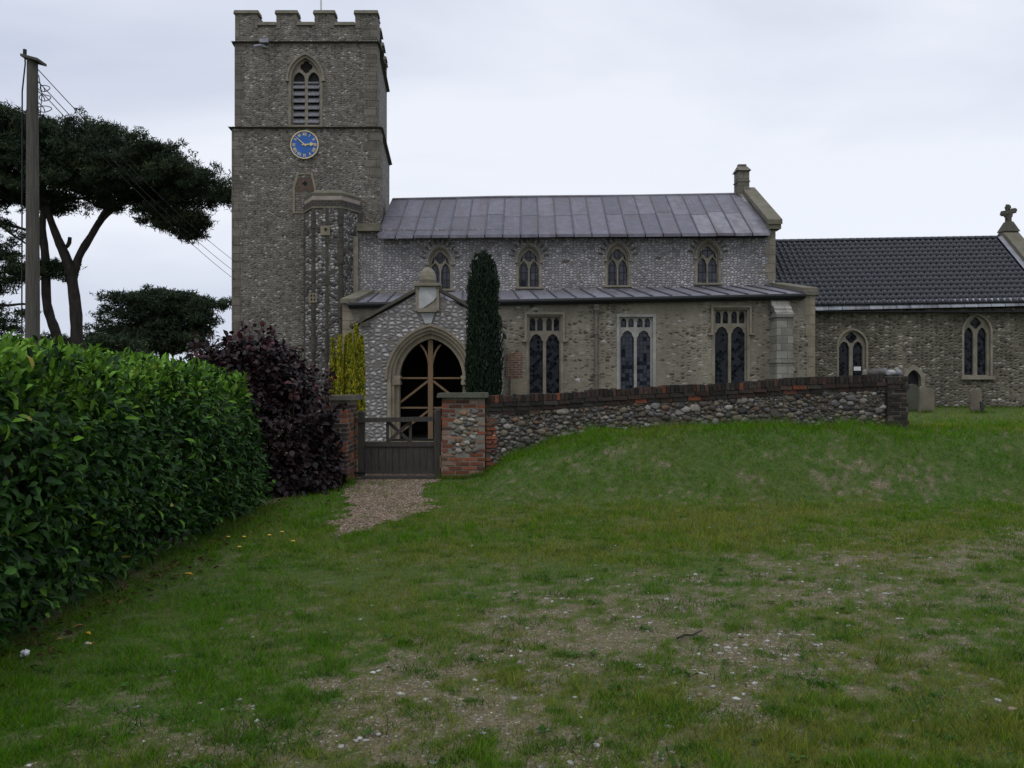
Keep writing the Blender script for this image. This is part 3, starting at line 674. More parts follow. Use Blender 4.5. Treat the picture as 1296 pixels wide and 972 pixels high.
def hand(ang, ln, wd, spade, dy):
    hb = MB(); a = R(90-ang); d = Vector((math.cos(a), 0, math.sin(a))); t = Vector((math.sin(a), 0, -math.cos(a))); c = Vector((CXZ[0], Yk-.10-dy, CXZ[1]))
    pr = [(-.09*1, wd), (ln*.55, wd*.7)]+([(ln*.62, wd*2.6), (ln*.80, wd*2.2)] if spade else [(ln*.8, wd*.6)])+[(ln, .004)]
    o = [c+d*l_-t*w_ for l_, w_ in pr]+[c+d*l_+t*w_ for l_, w_ in pr[::-1]]
    k = len(o); hb.add(o+[p+Vector((0, .012, 0)) for p in o], [tuple(range(k)), tuple(range(k, 2*k))[::-1]]+[(i, (i+1) % k, (i+1) % k+k, i+k) for i in range(k)])
    hb.build('clock_hand', M['gilt'], clock)
hand(86, rC*.68, .026, True, 0); hand(-48, rC*.86, .022, False, .016)

# --- stair turret in the angle of tower and aisle
tcx, tcy, tr = P(420.5, 0, 31.15)[0], 31.15, 1.02
def oct_(r): return [(tcx+r*math.cos(i*math.pi/3), tcy+r*math.sin(i*math.pi/3)) for i in range(6)]
def prism(mb, r0, r1, z0, z1):
    a, b_ = oct_(r0), oct_(r1); mb.add([(x, y, z0) for x, y in a]+[(x, y, z1) for x, y in b_], [tuple(range(6))[::-1], tuple(range(6, 12))]+[(i, (i+1) % 6, (i+1) % 6+6, i+6) for i in range(6)])
zt = lambda py: P(0, py, 30.2)[1]
t_ = MB(); prism(t_, tr, tr*.985, -.2, zt(262)); turret = t_.build('stair_turret', M['turret'], church)
for x, y in oct_(tr*1.0)+[(tcx, tcy-tr*.866)]:
    q_ = MB(); z = -.1
    while z < zt(266):
        h_ = random.uniform(.22, .38); wv = random.choice((.10, .125)); a = math.atan2(y-tcy, x-tcx); wv *= .85
        q_.tube([(x-math.cos(a)*.07, y-math.sin(a)*.07, z), (x-math.cos(a)*.07, y-math.sin(a)*.07, min(z+h_-.012, zt(263)))], wv, 8); z += h_
    q_.build('corner_rib', M['rib_stone'], turret)
q_ = MB(); prism(q_, tr*1.03, tr*1.03, zt(263), zt(260.5)); prism(q_, tr*1.01, tr*1.035, zt(247), zt(243.5)); prism(q_, tr*1.035, tr*.8, zt(243.5), zt(238.5)); q_.build('turret_coping', M['coping'], turret)
q_ = MB(); prism(q_, tr*1.02, tr*1.02, zt(260), zt(252.5)); q_.build('brick_band', M['dark_brick'], turret)
q_ = MB(); prism(q_, tr*1.0, tr*1.0, zt(252.5), zt(247)); q_.build('render_band', M['tan_render'], turret)
def panel(px, py, hw, hh, holes, name):
    mb = MB(); Yf = tcy-tr*.872; mb.slab(poly([(px-hw, py+hh), (px+hw, py+hh), (px+hw, py-hh), (px-hw, py-hh)], Yf), holes, O=(0, Yf-.055, 0), n=(0, .1, 0)); o = mb.build(name, M['gold_stone'], turret)
    return o
Yf = tcy-tr*.872
panel(412, 292, 6, 6, [foil(*P(412.5, 291, Yf), .07, 4, 16)], 'pierced_panel')
panel(396.5, 377, 5.5, 6, [poly([(x-1, y+1.4), (x+1, y+1.4), (x+1, y-1.4), (x-1, y-1.4)], Yf) for x in (394.7, 398.3) for y in (374.5, 379.3)], 'pierced_panel')

# --- nave
nx0, nx1 = P(449, 0, YN)[0], P(981, 0, YN)[0]
ne0, ne1 = P3(478, 298, YN-.45), P3(975, 294.5, YN-.45)      # eaves
nr0, nr1 = (P(497, 0, 34.3)[0], 34.3, P(0, 252.5, 34.3)[1]), (P(944, 0, 34.3)[0], 34.3, P(0, 245.5, 34.3)[1])
nb_ = MB()
nb_.slab([(nx0, 1), (nx1, 1), P(981, 291, YN), P(449, 290, YN)], HOLES['nave'], O=(0, YN, 0), n=(0, .6, 0))
nb_.slab([(nx0, 0), (nx1, 0), P(981, 291, YN), P(449, 290, YN)], O=(0, 37.2, 0), n=(0, .5, 0))
# east gable wall
zE = P(0, 285, YN)[1]
nb_.slab([(.602, 0), (6.198, 0), (6.198, zE), (3.3, nr1[2]+.12), (.602, zE)], O=(nx1, YN, 0), u=(0, 1, 0), n=(-.45, 0, 0))
nave = nb_.build('nave_wall', M['nave'], church)
q_ = MB(); quoins(q_, nx1, YN, P(0, 356, YN)[1], P(0, 291, YN)[1], 1, .42, .26, .34); q_.build('quoin', M['stone'], nave); q_ = MB()
q_.box(P(444, 0, YN)[0], P(454, 0, YN)[0], YN-.16, YN+.1, 3, P(0, 300, YN)[1]); q_.build('corner_pier', M['stone'], nave)
q_ = MB(); q_.box(P(455, 0, YN)[0], P(968, 0, YN)[0], YN-.05, YN+.02, P(0, 366.5, YN)[1]-.16, P(0, 366.5, YN)[1]-.08); q_.build('string_course', M['stone'], nave)
for cx, ap in ((557, 312), (669.5, 309.5), (782, 307.5), (896, 304.5)):
    (xl, za), (xr, zs) = P(cx-13.2, ap+2, YN), P(cx+13.2, ap+20, YN); q_ = MB(); vox(q_, xl, xr, zs, za, YN, .19, .36, 6); q_.build('arch_flints', M['dark_stone'], nave)
q_ = MB(); q_.cur = (.10, .075, .06)
for px, py in ((715.5, 330.5), (833, 326.5)): q_.slab(poly([(px-4.5, py+1.2), (px+3, py+2), (px+5, py-1), (px-1, py-2)], YN), O=(0, YN-.015, 0), n=(0, .03, 0))
q_.build('putlog_patch', M['brickc'], nave)
rf = MB()
def lerp(a, b, t): return Vector(a)*(1-t)+Vector(b)*t
def lead_roof(mb, e0, e1, r0, r1, nseam, lap, th=.05, roll=.028, tints=((.070, .066, .085), (.125, .116, .140)), odd=()):
    for k in range(nseam):
        a, b_ = k/nseam, (k+1)/nseam
        cuts = [0, lap+random.uniform(-.04, .04), 1] if lap and random.random() < .8 else [0, 1]
        for c0, c1 in zip(cuts[:-1], cuts[1:]):
            t = random.random(); c = [tints[0][i]*(1-t)+tints[1][i]*t for i in range(3)]
            if (k, c0 == 0) in odd: c = [.165, .158, .178]
            mb.cur = tuple(c); lift = .012 if c0 > 0 else 0.0; lo = c0-(.012 if c0 > 0 else 0)
            q = [lerp(lerp(e0, e1, a), lerp(r0, r1, a), lo), lerp(lerp(e0, e1, b_), lerp(r0, r1, b_), lo), lerp(lerp(e0, e1, b_), lerp(r0, r1, b_), c1), lerp(lerp(e0, e1, a), lerp(r0, r1, a), c1)]
            up = Vector((0, 0, lift)); dn = Vector((0, 0, -th))
            mb.hexa([p+dn for p in q]+[p+up for p in q])
        # lead turned down at the eaves, with its edge highlight painted in
        mb.cur = tuple(x*1.45 for x in c); p0, p1 = lerp(e0, e1, a), lerp(e0, e1, b_)
        s_ = random.uniform(0, .02); d = (p1-p0)*.03
        mb.hexa([p0+d+Vector((0, -.03, -.10-s_)), p1-d+Vector((0, -.03, -.10-s_)), p1-d+Vector((0, .02, -.10-s_)), p0+d+Vector((0, .02, -.10-s_)), p0+d+Vector((0, -.03, -.012)), p1-d+Vector((0, -.03, -.012)), p1-d+Vector((0, .02, -.012)), p0+d+Vector((0, .02, -.012))])
    for k in range(nseam+1):
        a = k/nseam; mb.cur = (.055, .052, .062)
        mb.tube([lerp(e0, e1, a)+Vector((0, -.02, -.03)), lerp(e0, e1, a)+Vector((0, 0, .02)), lerp(r0, r1, a)+Vector((0, 0, .02))], roll, 6)
lead_roof(rf, ne0, ne1, nr0, nr1, 22, .5, odd={(19, True), (21, True), (18, True), (20, True)})
rf.cur = (.13, .125, .145)
rf.tube([nr0, lerp(nr0, nr1, .3)+Vector((0, 0, .03)), lerp(nr0, nr1, .7)+Vector((0, 0, -.01)), nr1], .06, 8)
bk0, bk1 = (ne0[0], 38.1, ne0[2]), (ne1[0], 38.1, ne1[2])
rf.hexa([Vector(p)+Vector((0, 0, -.06)) for p in (nr0, nr1, bk1, bk0)]+[Vector(p) for p in (nr0, nr1, bk1, bk0)])
rf.build('nave_roof', M['lead'], church)
q_ = MB(); q_.box(ne0[0]+.05, ne1[0]-.05, YN-.34, YN-.002, P(0, 301.5, YN)[1], P(0, 298.2, YN)[1]); q_.build('eaves_board', M['gutter'], church)
q_ = MB()   # gable coping, kneeler and little gabled turret on the east gable
cA, cB = Vector((nx1-.33, YN-.25, P(0, 283.5, YN-.25)[1])), Vector((nx1-.33, 34.3, nr1[2]+.10))
for A_, B_ in ((cA, cB), (Vector((nx1-.33, 37.7, cA.z)), cB)):
    W = Vector((.52, 0, 0)); dz = Vector((0, 0, .17)); q_.hexa([A_, A_+W, B_+W, B_, A_+dz, A_+W+dz, B_+W+dz, B_+dz])
q_.box(nx1-.30, nx1+.16, YN-.2, YN+.35, cA.z-.16, cA.z+.06)
gable = q_.build('gable_coping', M['coping'], church)
q_ = MB(); bx0, bz0 = P(931.5, 249, 34.3); bx1 = P(946, 0, 34.3)[0]; bzt = P(0, 218, 34.3)[1]; bza = P(0, 209.5, 34.3)[1]
q_.box(bx0, bx1, 34.02, 34.6, bz0-.3, bzt); q_.box(bx0-.03, bx1+.03, 33.99, 34.63, P(0, 232, 34.3)[1], P(0, 230.8, 34.3)[1])
xm = (bx0+bx1)/2
q_.hexa([(bx0-.06, 33.94, bzt), (bx1+.06, 33.94, bzt), (bx1+.06, 34.68, bzt), (bx0-.06, 34.68, bzt), (bx0+.05, 34.22, bza-.04), (bx1-.05, 34.22, bza-.04), (bx1-.05, 34.40, bza-.04), (bx0+.05, 34.40, bza-.04)])
q_.box(bx0+.07, bx1-.07, 34.2, 34.42, bza-.08, bza+.03)
q_.build('gable_turret', M['quoin'], church)
q_ = MB(); a_, b_ = P3(451, 292, YN-.3), P3(480, 292, YN-.3); q_.box(a_[0], b_[0], YN-.3, YN+.3, a_[2], a_[2]+.12); q_.box(a_[0], b_[0], YN-.2, YN+.3, a_[2]+.12, a_[2]+.28); q_.build('parapet_ledge', M['coping'], church)

# --- south aisle
ax0, ax1 = P(434, 0, YA)[0], P(1031, 0, YA)[0]
ztop = [P(434, 384, YA), P(1031, 371, YA)]
ab = MB(); ab.slab([(ax0, -.2), (ax1, -.2), ztop[1], ztop[0]], HOLES['aisle'], O=(0, YA, 0), n=(0, .6, 0))
for x_, s_, zf, zb_ in ((ax0, 1, P(0, 378, YA)[1], P(0, 369, YN)[1]), (ax1, -1, P(0, 371, YA)[1], P(0, 360, YN)[1])):
    ab.slab([(.602, -.2), (3.49, -.2), (3.49, zb_), (.602, zf)], O=(x_, YA, 0), u=(0, 1, 0), n=(s_*.45, 0, 0))
aisle = ab.build('aisle_wall', M['aisle'], church)
q_ = MB()
for x_, s_, (px, py), zb_ in ((ax0-.06, .5, (434, 378.5), P(0, 367, YN)[1]), (ax1-.42, .5, (1031, 364.5), P(0, 357.5, YN)[1])):
    z0 = P(0, py, YA)[1]
    q_ = MB(); q_.hexa([(x_, YA-.12, z0-.14), (x_+s_, YA-.12, z0-.14), (x_+s_, YN, zb_-.14), (x_, YN, zb_-.14), (x_, YA-.12, z0), (x_+s_, YA-.12, z0), (x_+s_, YN, zb_), (x_, YN, zb_)]); q_.build('aisle_coping', M['coping'], aisle)
q_ = MB(); q_.box(ax1-.30, ax1+.09, YA-.1, YA+.3, P(0, 373.5, YA)[1], P(0, 368, YA)[1]-.08); q_.build('kneeler', M['coping'], aisle)
q_ = MB(); quoins(q_, ax1, YA, 1.4, P(0, 374, YA)[1], 1, .3, .2, .34); q_.build('quoin', M['gold_stone'], aisle)
q_ = MB(); quoins(q_, ax0, YA, .5, P(0, 382, YA)[1], -1, .32, .26, .3); q_.build('quoin', M['gold_stone'], aisle)
ar = MB(); e0, e1 = P3(440, 383.5, YA-.28), P3(1020, 371.5, YA-.28); r0, r1 = P3(458, 371.5, YN-.003), P3(968, 361.5, YN-.003)
lead_roof(ar, e0, e1, r0, r1, 24, 0, tints=((.11, .11, .128), (.165, .165, .19))); ar.build('aisle_roof', M['lead'], church)
q_ = MB(); g0, g1 = Vector(P3(441, 386, YA-.26)), Vector(P3(1019, 374.2, YA-.26))
q_.tube([g0+Vector((0, -.02, 0)), g1+Vector((0, -.02, 0))], .075, 8); q_.hexa([g0+Vector((0, .02, -.1)), g1+Vector((0, .02, -.1)), g1+Vector((0, .255, -.1)), g0+Vector((0, .255, -.1)), g0+Vector((0, .02, .0)), g1+Vector((0, .02, 0)), g1+Vector((0, .255, 0)), g0+Vector((0, .255, 0))])
q_.build('gutter', M['gutter'], church)
q_ = MB(); x_, z_ = P(754.5, 388, YA-.08); q_.tube([(x_, YA-.16, z_), (x_, YA-.08, z_-.25), (x_, YA-.08, .5)], .062, 10); q_.box(x_-.08, x_+.08, YA-.2, YA-.02, z_-.12, z_+.06)
for zz in (3.2, 1.9): q_.box(x_-.085, x_+.085, YA-.15, YA-.003, zz, zz+.06)
q_.build('drainpipe', M['grey_metal'], church)
# buttress near the east end
q_ = MB(); bxa, bxb = P(974.5, 0, YA)[0], P(994.5, 0, YA)[0]; zh, zf = P(0, 377.5, YA)[1], P(0, 399.5, YA-.75)[1]
for k in range(3):
    t0, t1 = k/3, (k+1)/3; y0, y1 = YA-.75*(1-t0)-.03, YA-.75*(1-t1); z0, z1 = zf+(zh-zf)*t0, zf+(zh-zf)*t1
    q_.hexa([(bxa-.03, y0, z0-.04), (bxb+.03, y0, z0-.04), (bxb+.03, YA-.003, z0-.04), (bxa-.03, YA-.003, z0-.04), (bxa-.03, y0, z0+.05), (bxb+.03, y0, z0+.05), (bxb+.03, y1, z1), (bxa-.03, y1, z1)])
q_.box(bxa, bxb, YA-.72, YA-.003, P(0, 456, YA-.72)[1], zf-.04); q_.box(bxa-.04, bxb+.04, YA-.80, YA-.003, P(0, 459, YA-.8)[1], P(0, 456, YA-.72)[1]-.002); q_.box(bxa-.01, bxb+.01, YA-.76, YA-.003, .2, P(0, 459, YA-.8)[1]-.002)
q_.build('buttress', M['buttress'], church)
q_ = MB(); q_.slab(poly([(640, 478), (661.5, 478), (661, 447), (652, 446), (641, 448)], YA), O=(0, YA-.035, 0), n=(0, .06, 0)); q_.build('brick_patch', M['brick'], church)
q_ = MB(); q_.slab(poly([(646, 508), (668, 508), (668, 479), (646, 479)], YA), O=(0, YA-.12, 0), n=(0, .14, 0)); q_.build('stone_stub', M['gold_stone'], church)

# --- porch
px0, px1 = P(449, 0, YP)[0], P(636, 0, YP)[0]; xm = P(541.5, 0, YP)[0]; zev, zap = P(0, 414, YP)[1], P(0, 366, YP)[1]
AR = dict(xl=P(504.5, 0, YP)[0], xr=P(585, 0, YP)[0], zs=P(0, 478, YP)[1], za=P(0, 428, YP)[1]); zb = -.1
pb = MB()
d = .26
pb.slab([(px0, -.3), (AR['xl']-d, -.3)]+arch(AR['xl']-d, AR['xr']+d, AR['zs'], AR['za']+d)[::-1]+[(AR['xr']+d, -.3), (px1, -.3), (px1, zev), (xm, zap), (px0, zev)], O=(0, YP, 0), n=(0, .45, 0))
for x_, s_ in ((px0, .4), (px1, -.4)): pb.slab([(.452, -.3), (YA-YP-.003, -.3), (YA-YP-.003, zev-.1), (.452, zev-.1)], O=(x_, YP, 0), u=(0, 1, 0), n=(s_, 0, 0))
porch = pb.build('porch', M['porch'], church)
q_ = MB()
for a_, b_ in (((P(443, 414.5, YP)), (P(531, 365, YP))), ((P(552, 364.5, YP)), (P(641.5, 414.5, YP)))):
    dd = Vector((b_[0]-a_[0], 0, b_[1]-a_[1])).normalized(); nn = Vector((-dd.z, 0, dd.x)); A_, B_ = Vector((a_[0], YP-.09, a_[1])), Vector((b_[0], YP-.09, b_[1])); W = Vector((0, .6, 0)); n0, n1 = nn*-.03, nn*.05
    q_.hexa([A_+n0, B_+n0, B_+n0+W, A_+n0+W, A_+n1, B_+n1, B_+n1+W, A_+n1+W])
x_, z_ = P(462, 409, YP); q_.box(x_-.12, x_+.12, YP-.07, YP+.1, z_-.1, z_+.02)
q_.build('porch_coping', M['dark_stone'], porch)
q_ = MB(); W = .42
for a_, b_ in (((px0-.1, zev-.12), (xm, zap-.1)), ((px1+.1, zev-.12), (xm, zap-.1))): q_.hexa([(a_[0], YP+.46, a_[1]-.07), (b_[0], YP+.46, b_[1]-.07), (b_[0], YA-.3, b_[1]-.07), (a_[0], YA-.3, a_[1]-.07), (a_[0], YP+.46, a_[1]), (b_[0], YP+.46, b_[1]), (b_[0], YA-.3, b_[1]), (a_[0], YA-.3, a_[1])])
q_.build('porch_roof', M['lead_plain'], porch)
# arch of two orders with capitals
q_ = MB()
def order(d0, d1, y, th):
    o1 = [(AR['xr']+d1, zb)]+arch(AR['xl']-d1, AR['xr']+d1, AR['zs'], AR['za']+d1*1.05, n=14)+[(AR['xl']-d1, zb)]; o2 = [(AR['xr']+d0, zb)]+arch(AR['xl']-d0, AR['xr']+d0, AR['zs'], AR['za']+d0*1.05, n=14)+[(AR['xl']-d0, zb)]
    q_.slab(o1+o2[::-1], O=(0, y, 0), n=(0, th, 0))
order(0, .13, YP+.16, .26); order(.127, .22, YP+.05, .3); order(.217, .32, YP-.03, .3)
o1 = arch(AR['xl']-.385, AR['xr']+.385, AR['zs']-.05, AR['za']+.40, n=14); o2 = arch(AR['xl']-.318, AR['xr']+.318, AR['zs']-.05, AR['za']+.33, n=14); q_.slab(o1+o2[::-1], O=(0, YP-.085, 0), n=(0, .1, 0))
for s_, x_ in ((-1, AR['xl']), (1, AR['xr'])):
    for k, (z0, z1, pr) in enumerate(((-.02, .06, .045), (-.09, -.022, .02), (-.20, -.092, .035))):
        a_, b_ = sorted((x_-s_*pr, x_+s_*.20)); q_.box(a_, b_, YP+.035-k*.002, YP+.43, AR['zs']+z0, AR['zs']+z1)
q_.build('porch_arch', M['gold_stone'], porch)
q_ = MB()   # niche with its board, sill and corbel, finial stump on top
q_.slab(poly([(526.5, 394), (556, 394), (556, 362.5), (526.5, 362.5)], YP), [poly([(530, 390.5), (552.8, 390.5), (552.8, 363.8), (530, 363.8)], YP)], O=(0, YP-.11, 0), n=(0, .25, 0))
q_.box(*[P(p, 0, YP)[0] for p in (524, 558)], YP-.19, YP+.3, P(0, 362.4, YP)[1], P(0, 358.8, YP)[1]); q_.box(*[P(p, 0, YP)[0] for p in (529, 553.5)], YP-.17, YP+.1, P(0, 395.5, YP)[1], P(0, 391, YP)[1])
niche = q_.build('niche', M['stone'], porch)
fx, fz = P(541, 358.8, YP); prof = [(0, .21), (.10, .245), (.22, .235), (.33, .20), (.42, .13), (.46, .04)]
q_ = MB(); q_.tube([(fx+(.0 if k else 0), YP+.08, fz+z) for k, (z, r) in enumerate(prof)], [r for z, r in prof], 10); q_.build('finial', M['stone'], niche)
q_ = MB(); q_.slab(poly([(529.8, 391), (529.8, 363.6), (553, 363.6), (553, 376), (549, 381), (536, 390)], YP), O=(0, YP-.085, 0), n=(0, .02, 0)); q_.slab(poly([(532, 396), (550.5, 396), (547.5, 404), (546, 409.5), (538, 409.5), (535.5, 403)], YP)[::-1], O=(0, YP-.05, 0), n=(0, .07, 0)); q_.build('white_board', M['board'], niche)
q_ = MB(); q_.slab(poly([(529.5, 391), (553.2, 391), (553.2, 363.2), (529.5, 363.2)], YP), O=(0, YP-.055, 0), n=(0, .02, 0)); q_.build('niche_back', M['stone'], niche)
# timber frame of the outer door
q_ = MB(); Yd = YP+.33; pt = lambda a, b: P3(a, b, Yd)
q_.bar(pt(545, 562), pt(545, 426), .14, .11, (0, 1, 0))
for y in (478.5, 516): q_.bar(pt(502, y), pt(541.8, y), .05, .05, (0, 1, 0)); q_.bar(pt(548.2, y), pt(588, y), .05, .05, (0, 1, 0))
for s_ in (-1, 1):
    q_.bar(pt(545+s_*3, 482), pt(545+s_*43, 513), .06, .06, (0, 1, 0)); q_.bar(pt(545+s_*3, 520), pt(545+s_*41, 549), .06, .06, (0, 1, 0))
    cur = [pt(545+s_*(1.5+18*(1-math.cos(t))), 470-36*math.sin(t)) for t in (0, .25, .5, .75, 1.0, 1.2)]
    for a_, b_ in zip(cur[:-1], cur[1:]): q_.bar(a_, b_, .055, .06, (0, 1, 0))
q_.build('door_frame', M['oak'], porch)
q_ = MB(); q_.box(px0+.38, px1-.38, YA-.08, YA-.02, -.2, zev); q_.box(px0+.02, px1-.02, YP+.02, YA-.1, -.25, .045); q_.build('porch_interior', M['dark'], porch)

# --- chancel
cx0, cx1 = P(1030, 0, YC)[0], 19.35; zce = [P(1030, 394.5, YC)[1], 0]; zce[1] = zce[0]+.17
DR = [P(1147.5, 0, YC)[0], P(1165.5, 0, YC)[0], P(0, 481, YC)[1], P(0, 468, YC)[1], .72]
HOLES['chancel'].append(arch(DR[0]-.05, DR[1]+.05, DR[2], DR[3]+.06, DR[4]))
cb = MB(); cb.slab([(cx0-.6, .2), (cx1, .2), (cx1, zce[1]), (cx0-.6, zce[0])], HOLES['chancel'], O=(0, YC, 0), n=(0, .6, 0))
cb.slab([(.602, 0), (5.9, 0), (5.9, zce[1]), (3.0, 7.0), (.602, zce[1])], O=(cx1, YC, 0), u=(0, 1, 0), n=(-.5, 0, 0))
cb.slab([(cx0-.6, .2), (cx1-.5, .2), (cx1-.5, zce[1]), (cx0-.6, zce[0])], O=(0, YC+5.4, 0), n=(0, .5, 0))
chan = cb.build('chancel_wall', M['chancel'], church)
dd = MB(); o1 = arch(DR[0]-.14, DR[1]+.14, DR[2], DR[3]+.16, DR[4]+.004); o2 = arch(DR[0], DR[1], DR[2], DR[3], DR[4]+.004); dd.slab(o1+o2[::-1], O=(0, YC-.02, 0), n=(0, .3, 0)); pd = dd.build('priest_door', M['stone'], church)
dd = MB(); dd.slab(arch(DR[0]-.002, DR[1]+.002, DR[2], DR[3], DR[4]), O=(0, YC+.2, 0), n=(0, .05, 0)); dd.build('door_leaf', M['gutter'], pd)
# pantiles
ce0, ce1 = Vector((cx0-.45, YC-.32, P(0, 386, YC-.32)[1])), Vector((cx1-.08, YC-.32, P(0, 381, YC-.32)[1]))
cr0, cr1 = Vector((P(985, 0, YC+2.9)[0]-.3, YC+2.9, P(0, 307, YC+2.9)[1])), Vector((cx1-.08, YC+2.9, P(0, 301.5, YC+2.9)[1]))
ce0.x = cr0.x = nx1-.12; rows = 15; per = .215
nxp = int((cr1.x-cr0.x)/per)*6; pvv = []; pff = []
nrm = (ce1-ce0).cross(cr0-ce0).normalized()
def wave(i):
    t = (i % 6)/6; return (.034*math.sin(2*math.pi*t)+.02*math.sin(4*math.pi*t+.6))
for r_ in range(rows):
    v0, v1 = r_/rows-.012, (r_+1)/rows+.005
    for j, (v_, lift) in enumerate(((v0, .0), (v0, .055), (v1, .012))):
        for i in range(nxp+1):
            u_ = i/nxp; jt = ((hash((r_, i//6)) % 100)/100-.5)*.012
            p = lerp(lerp(ce0, ce1, u_), lerp(cr0, cr1, u_), v_)+nrm*(lift+(wave(i)+jt if j else -.02)); pvv.append(tuple(p))
    b0 = r_*3*(nxp+1)
    for j in range(2):
        for i in range(nxp): a_ = b0+j*(nxp+1)+i; pff += [(a_, a_+1, a_+nxp+2), (a_, a_+nxp+2, a_+nxp+1)]
roof = mass('chancel_roof', np.array(pvv), np.array(pff), np.ones((len(pvv), 3)), M['tile'], church)
q_ = MB(); k = 34
for i in range(k): a_, b_ = lerp(cr0, cr1, i/k), lerp(cr0, cr1, (i+1)/k-.002); a_.z += .02; b_.z += .02; q_.tube([a_, b_], [.10, .092], 8)
q_.build('ridge_tile', M['tile'], roof)
q_ = MB(); q_.add([tuple(cr0), tuple(cr1), (cr1.x, YC+6.2, ce1.z), (cr0.x, YC+6.2, ce0.z)], [(0, 1, 2, 3)]); q_.add([tuple(ce0-nrm*.05), tuple(ce1-nrm*.05), tuple(cr1-nrm*.05), tuple(cr0-nrm*.05)], [(0, 1, 2, 3)]); q_.build('roof_underside', M['gutter'], roof)
q_ = MB(); k = 18   # lead flashing along the eaves
ea, eb = Vector(P3(1032, 391.5, YC-.36)), Vector((cx1, YC-.36, 0)); eb.z = ea.z+.19; ta, tb = ea+Vector((0, .17, .27)), eb+Vector((0, .17, .27))
for i in range(k):
    kk = random.uniform(.8, 1.2); q_.cur = tuple(x*kk for x in (.30, .31, .34)); p = [lerp(ea, eb, i/k+.001), lerp(ea, eb, (i+1)/k-.0015), lerp(ta, tb, (i+1)/k-.0015), lerp(ta, tb, i/k+.001)]
    q_.hexa([x-Vector((0, 0, .04)) for x in p]+[x+Vector((0, 0, random.uniform(0, .012))) for x in p])
q_.build('eaves_lead', M['lead'], roof)
q_ = MB(); vA, vB = ce1+nrm*.075, cr1+nrm*.075; q_.hexa([vA+Vector((-.30, 0, 0)), vA+Vector((-.14, 0, 0)), vB+Vector((-.14, 0, 0)), vB+Vector((-.30, 0, 0)), vA+Vector((-.30, 0, .012)), vA+Vector((-.14, 0, .05)), vB+Vector((-.14, 0, .05)), vB+Vector((-.30, 0, .012))]); q_.build('verge_lead', M['lead_plain'], roof)
q_ = MB(); q_.box(cx0, cx1, YC-.30, YC-.002, ea.z-.10, ea.z-.045); q_.build('eaves_board', M['gutter'], chan)
q_ = MB()   # east gable coping with its cross
for A_, B_ in ((Vector((cx1-.22, YC-.4, ce1.z-.02)), Vector((cx1-.22, YC+2.9, cr1.z+.1))), (Vector((cx1-.22, YC+6.3, ce1.z-.02)), Vector((cx1-.22, YC+2.9, cr1.z+.1)))):
    W = Vector((.6, 0, 0)); dz = Vector((0, 0, .26)); q_.hexa([A_, A_+W, B_+W, B_, A_+dz, A_+W+dz, B_+W+dz, B_+dz])
gc = q_.build('gable_coping', M['coping'], church)
q_ = MB(); X0, Y0, z0 = cx1+.08, YC+2.9, cr1.z+.36
q_.hexa([(X0-.34, Y0-.22, z0-.12), (X0+.34, Y0-.22, z0-.12), (X0+.34, Y0+.22, z0-.12), (X0-.34, Y0+.22, z0-.12), (X0-.12, Y0-.12, z0+.28), (X0+.12, Y0-.12, z0+.28), (X0+.12, Y0+.12, z0+.28), (X0-.12, Y0+.12, z0+.28)])
zc = z0+.66; yw = Vector((math.cos(.6), math.sin(.6), 0))
for a_, ln_ in ((0, .52), (math.pi, .50), (math.pi/2, .22)):
    t = a_+.24; d_ = yw*math.cos(t)+Vector((0, 0, math.sin(t))); s_ = -yw*math.sin(t)+Vector((0, 0, math.cos(t))); c_ = Vector((X0, Y0, zc)); q_.bar(c_, c_+d_*ln_, .11, .13, (0, 1, 0)); q_.bar(c_+d_*ln_*.8-s_*.10, c_+d_*ln_*.8+s_*.10, .12, .15, (0, 1, 0)); q_.bar(c_+d_*ln_-s_*.05, c_+d_*(ln_+.05)+s_*.05, .09, .12, (0, 1, 0))
    for e_ in (-1, 1): q_.bar(c_+d_*.12, c_+d_*.2+s_*e_*.12-Vector((0, 0, .1)), .07, .08, (0, 1, 0))
q_.bar((X0, Y0, z0+.2), (X0-.01, Y0, zc+.05), .17, .17); q_.tube([(X0-.01, Y0-.06, zc-.1), (X0-.01, Y0+.06, zc-.1)], .16, 9)
q_.build('gable_cross', M['dark_stone'], church)
q_ = MB(); q_.box(*[P(p, 0, YC)[0] for p in (1081.5, 1090.5)], YC+.06, YC+.075, P(0, 469, YC)[1], P(0, 464, YC)[1]); ntc = q_.build('paper_notice', M['white']); tag(ntc, 'small white paper notice standing in the left chancel window', 'notice')

# ------------------------------------------------------------------ bricks, piers, wall, gate
BR = {'red': [(.21, .068, .036), (.25, .085, .045), (.17, .06, .036), (.12, .055, .038)], 'dark': [(.052, .038, .031), (.042, .034, .028), (.060, .040, .031), (.030, .027, .024), (.050, .046, .038), (.075, .045, .034)]}
def tint(c, lo=.75, hi=1.2):
    k = random.uniform(lo, hi); return tuple(x*k for x in c)
def bricks(mb, x0, x1, Y, zf0, zf1, pal, bl=.225, bh=.070, jo=.019, skip=None, depth=.10, pr=.0, rag=.006):
    """courses of bricks on a front face between two heights"""
    z = zf0; k = 0
    while z+bh <= zf1+.005:
        x = x0-(bl/2 if k % 2 else 0)
        while x < x1-.03:
            a_, b_ = max(x, x0), min(x+bl-jo, x1)
            if b_-a_ > .03 and not (skip and skip((a_+b_)/2, z+bh/2)):
                mb.cur = tint(random.choice(pal)); p = pr+random.uniform(-rag, rag); b_ = b_-abs(random.gauss(0, rag))*.6
                mb.box(a_, b_, Y-p, Y+depth, z+random.uniform(0, .003), z+bh-jo+random.uniform(-.003, 0))
            x += bl
        z += bh; k += 1
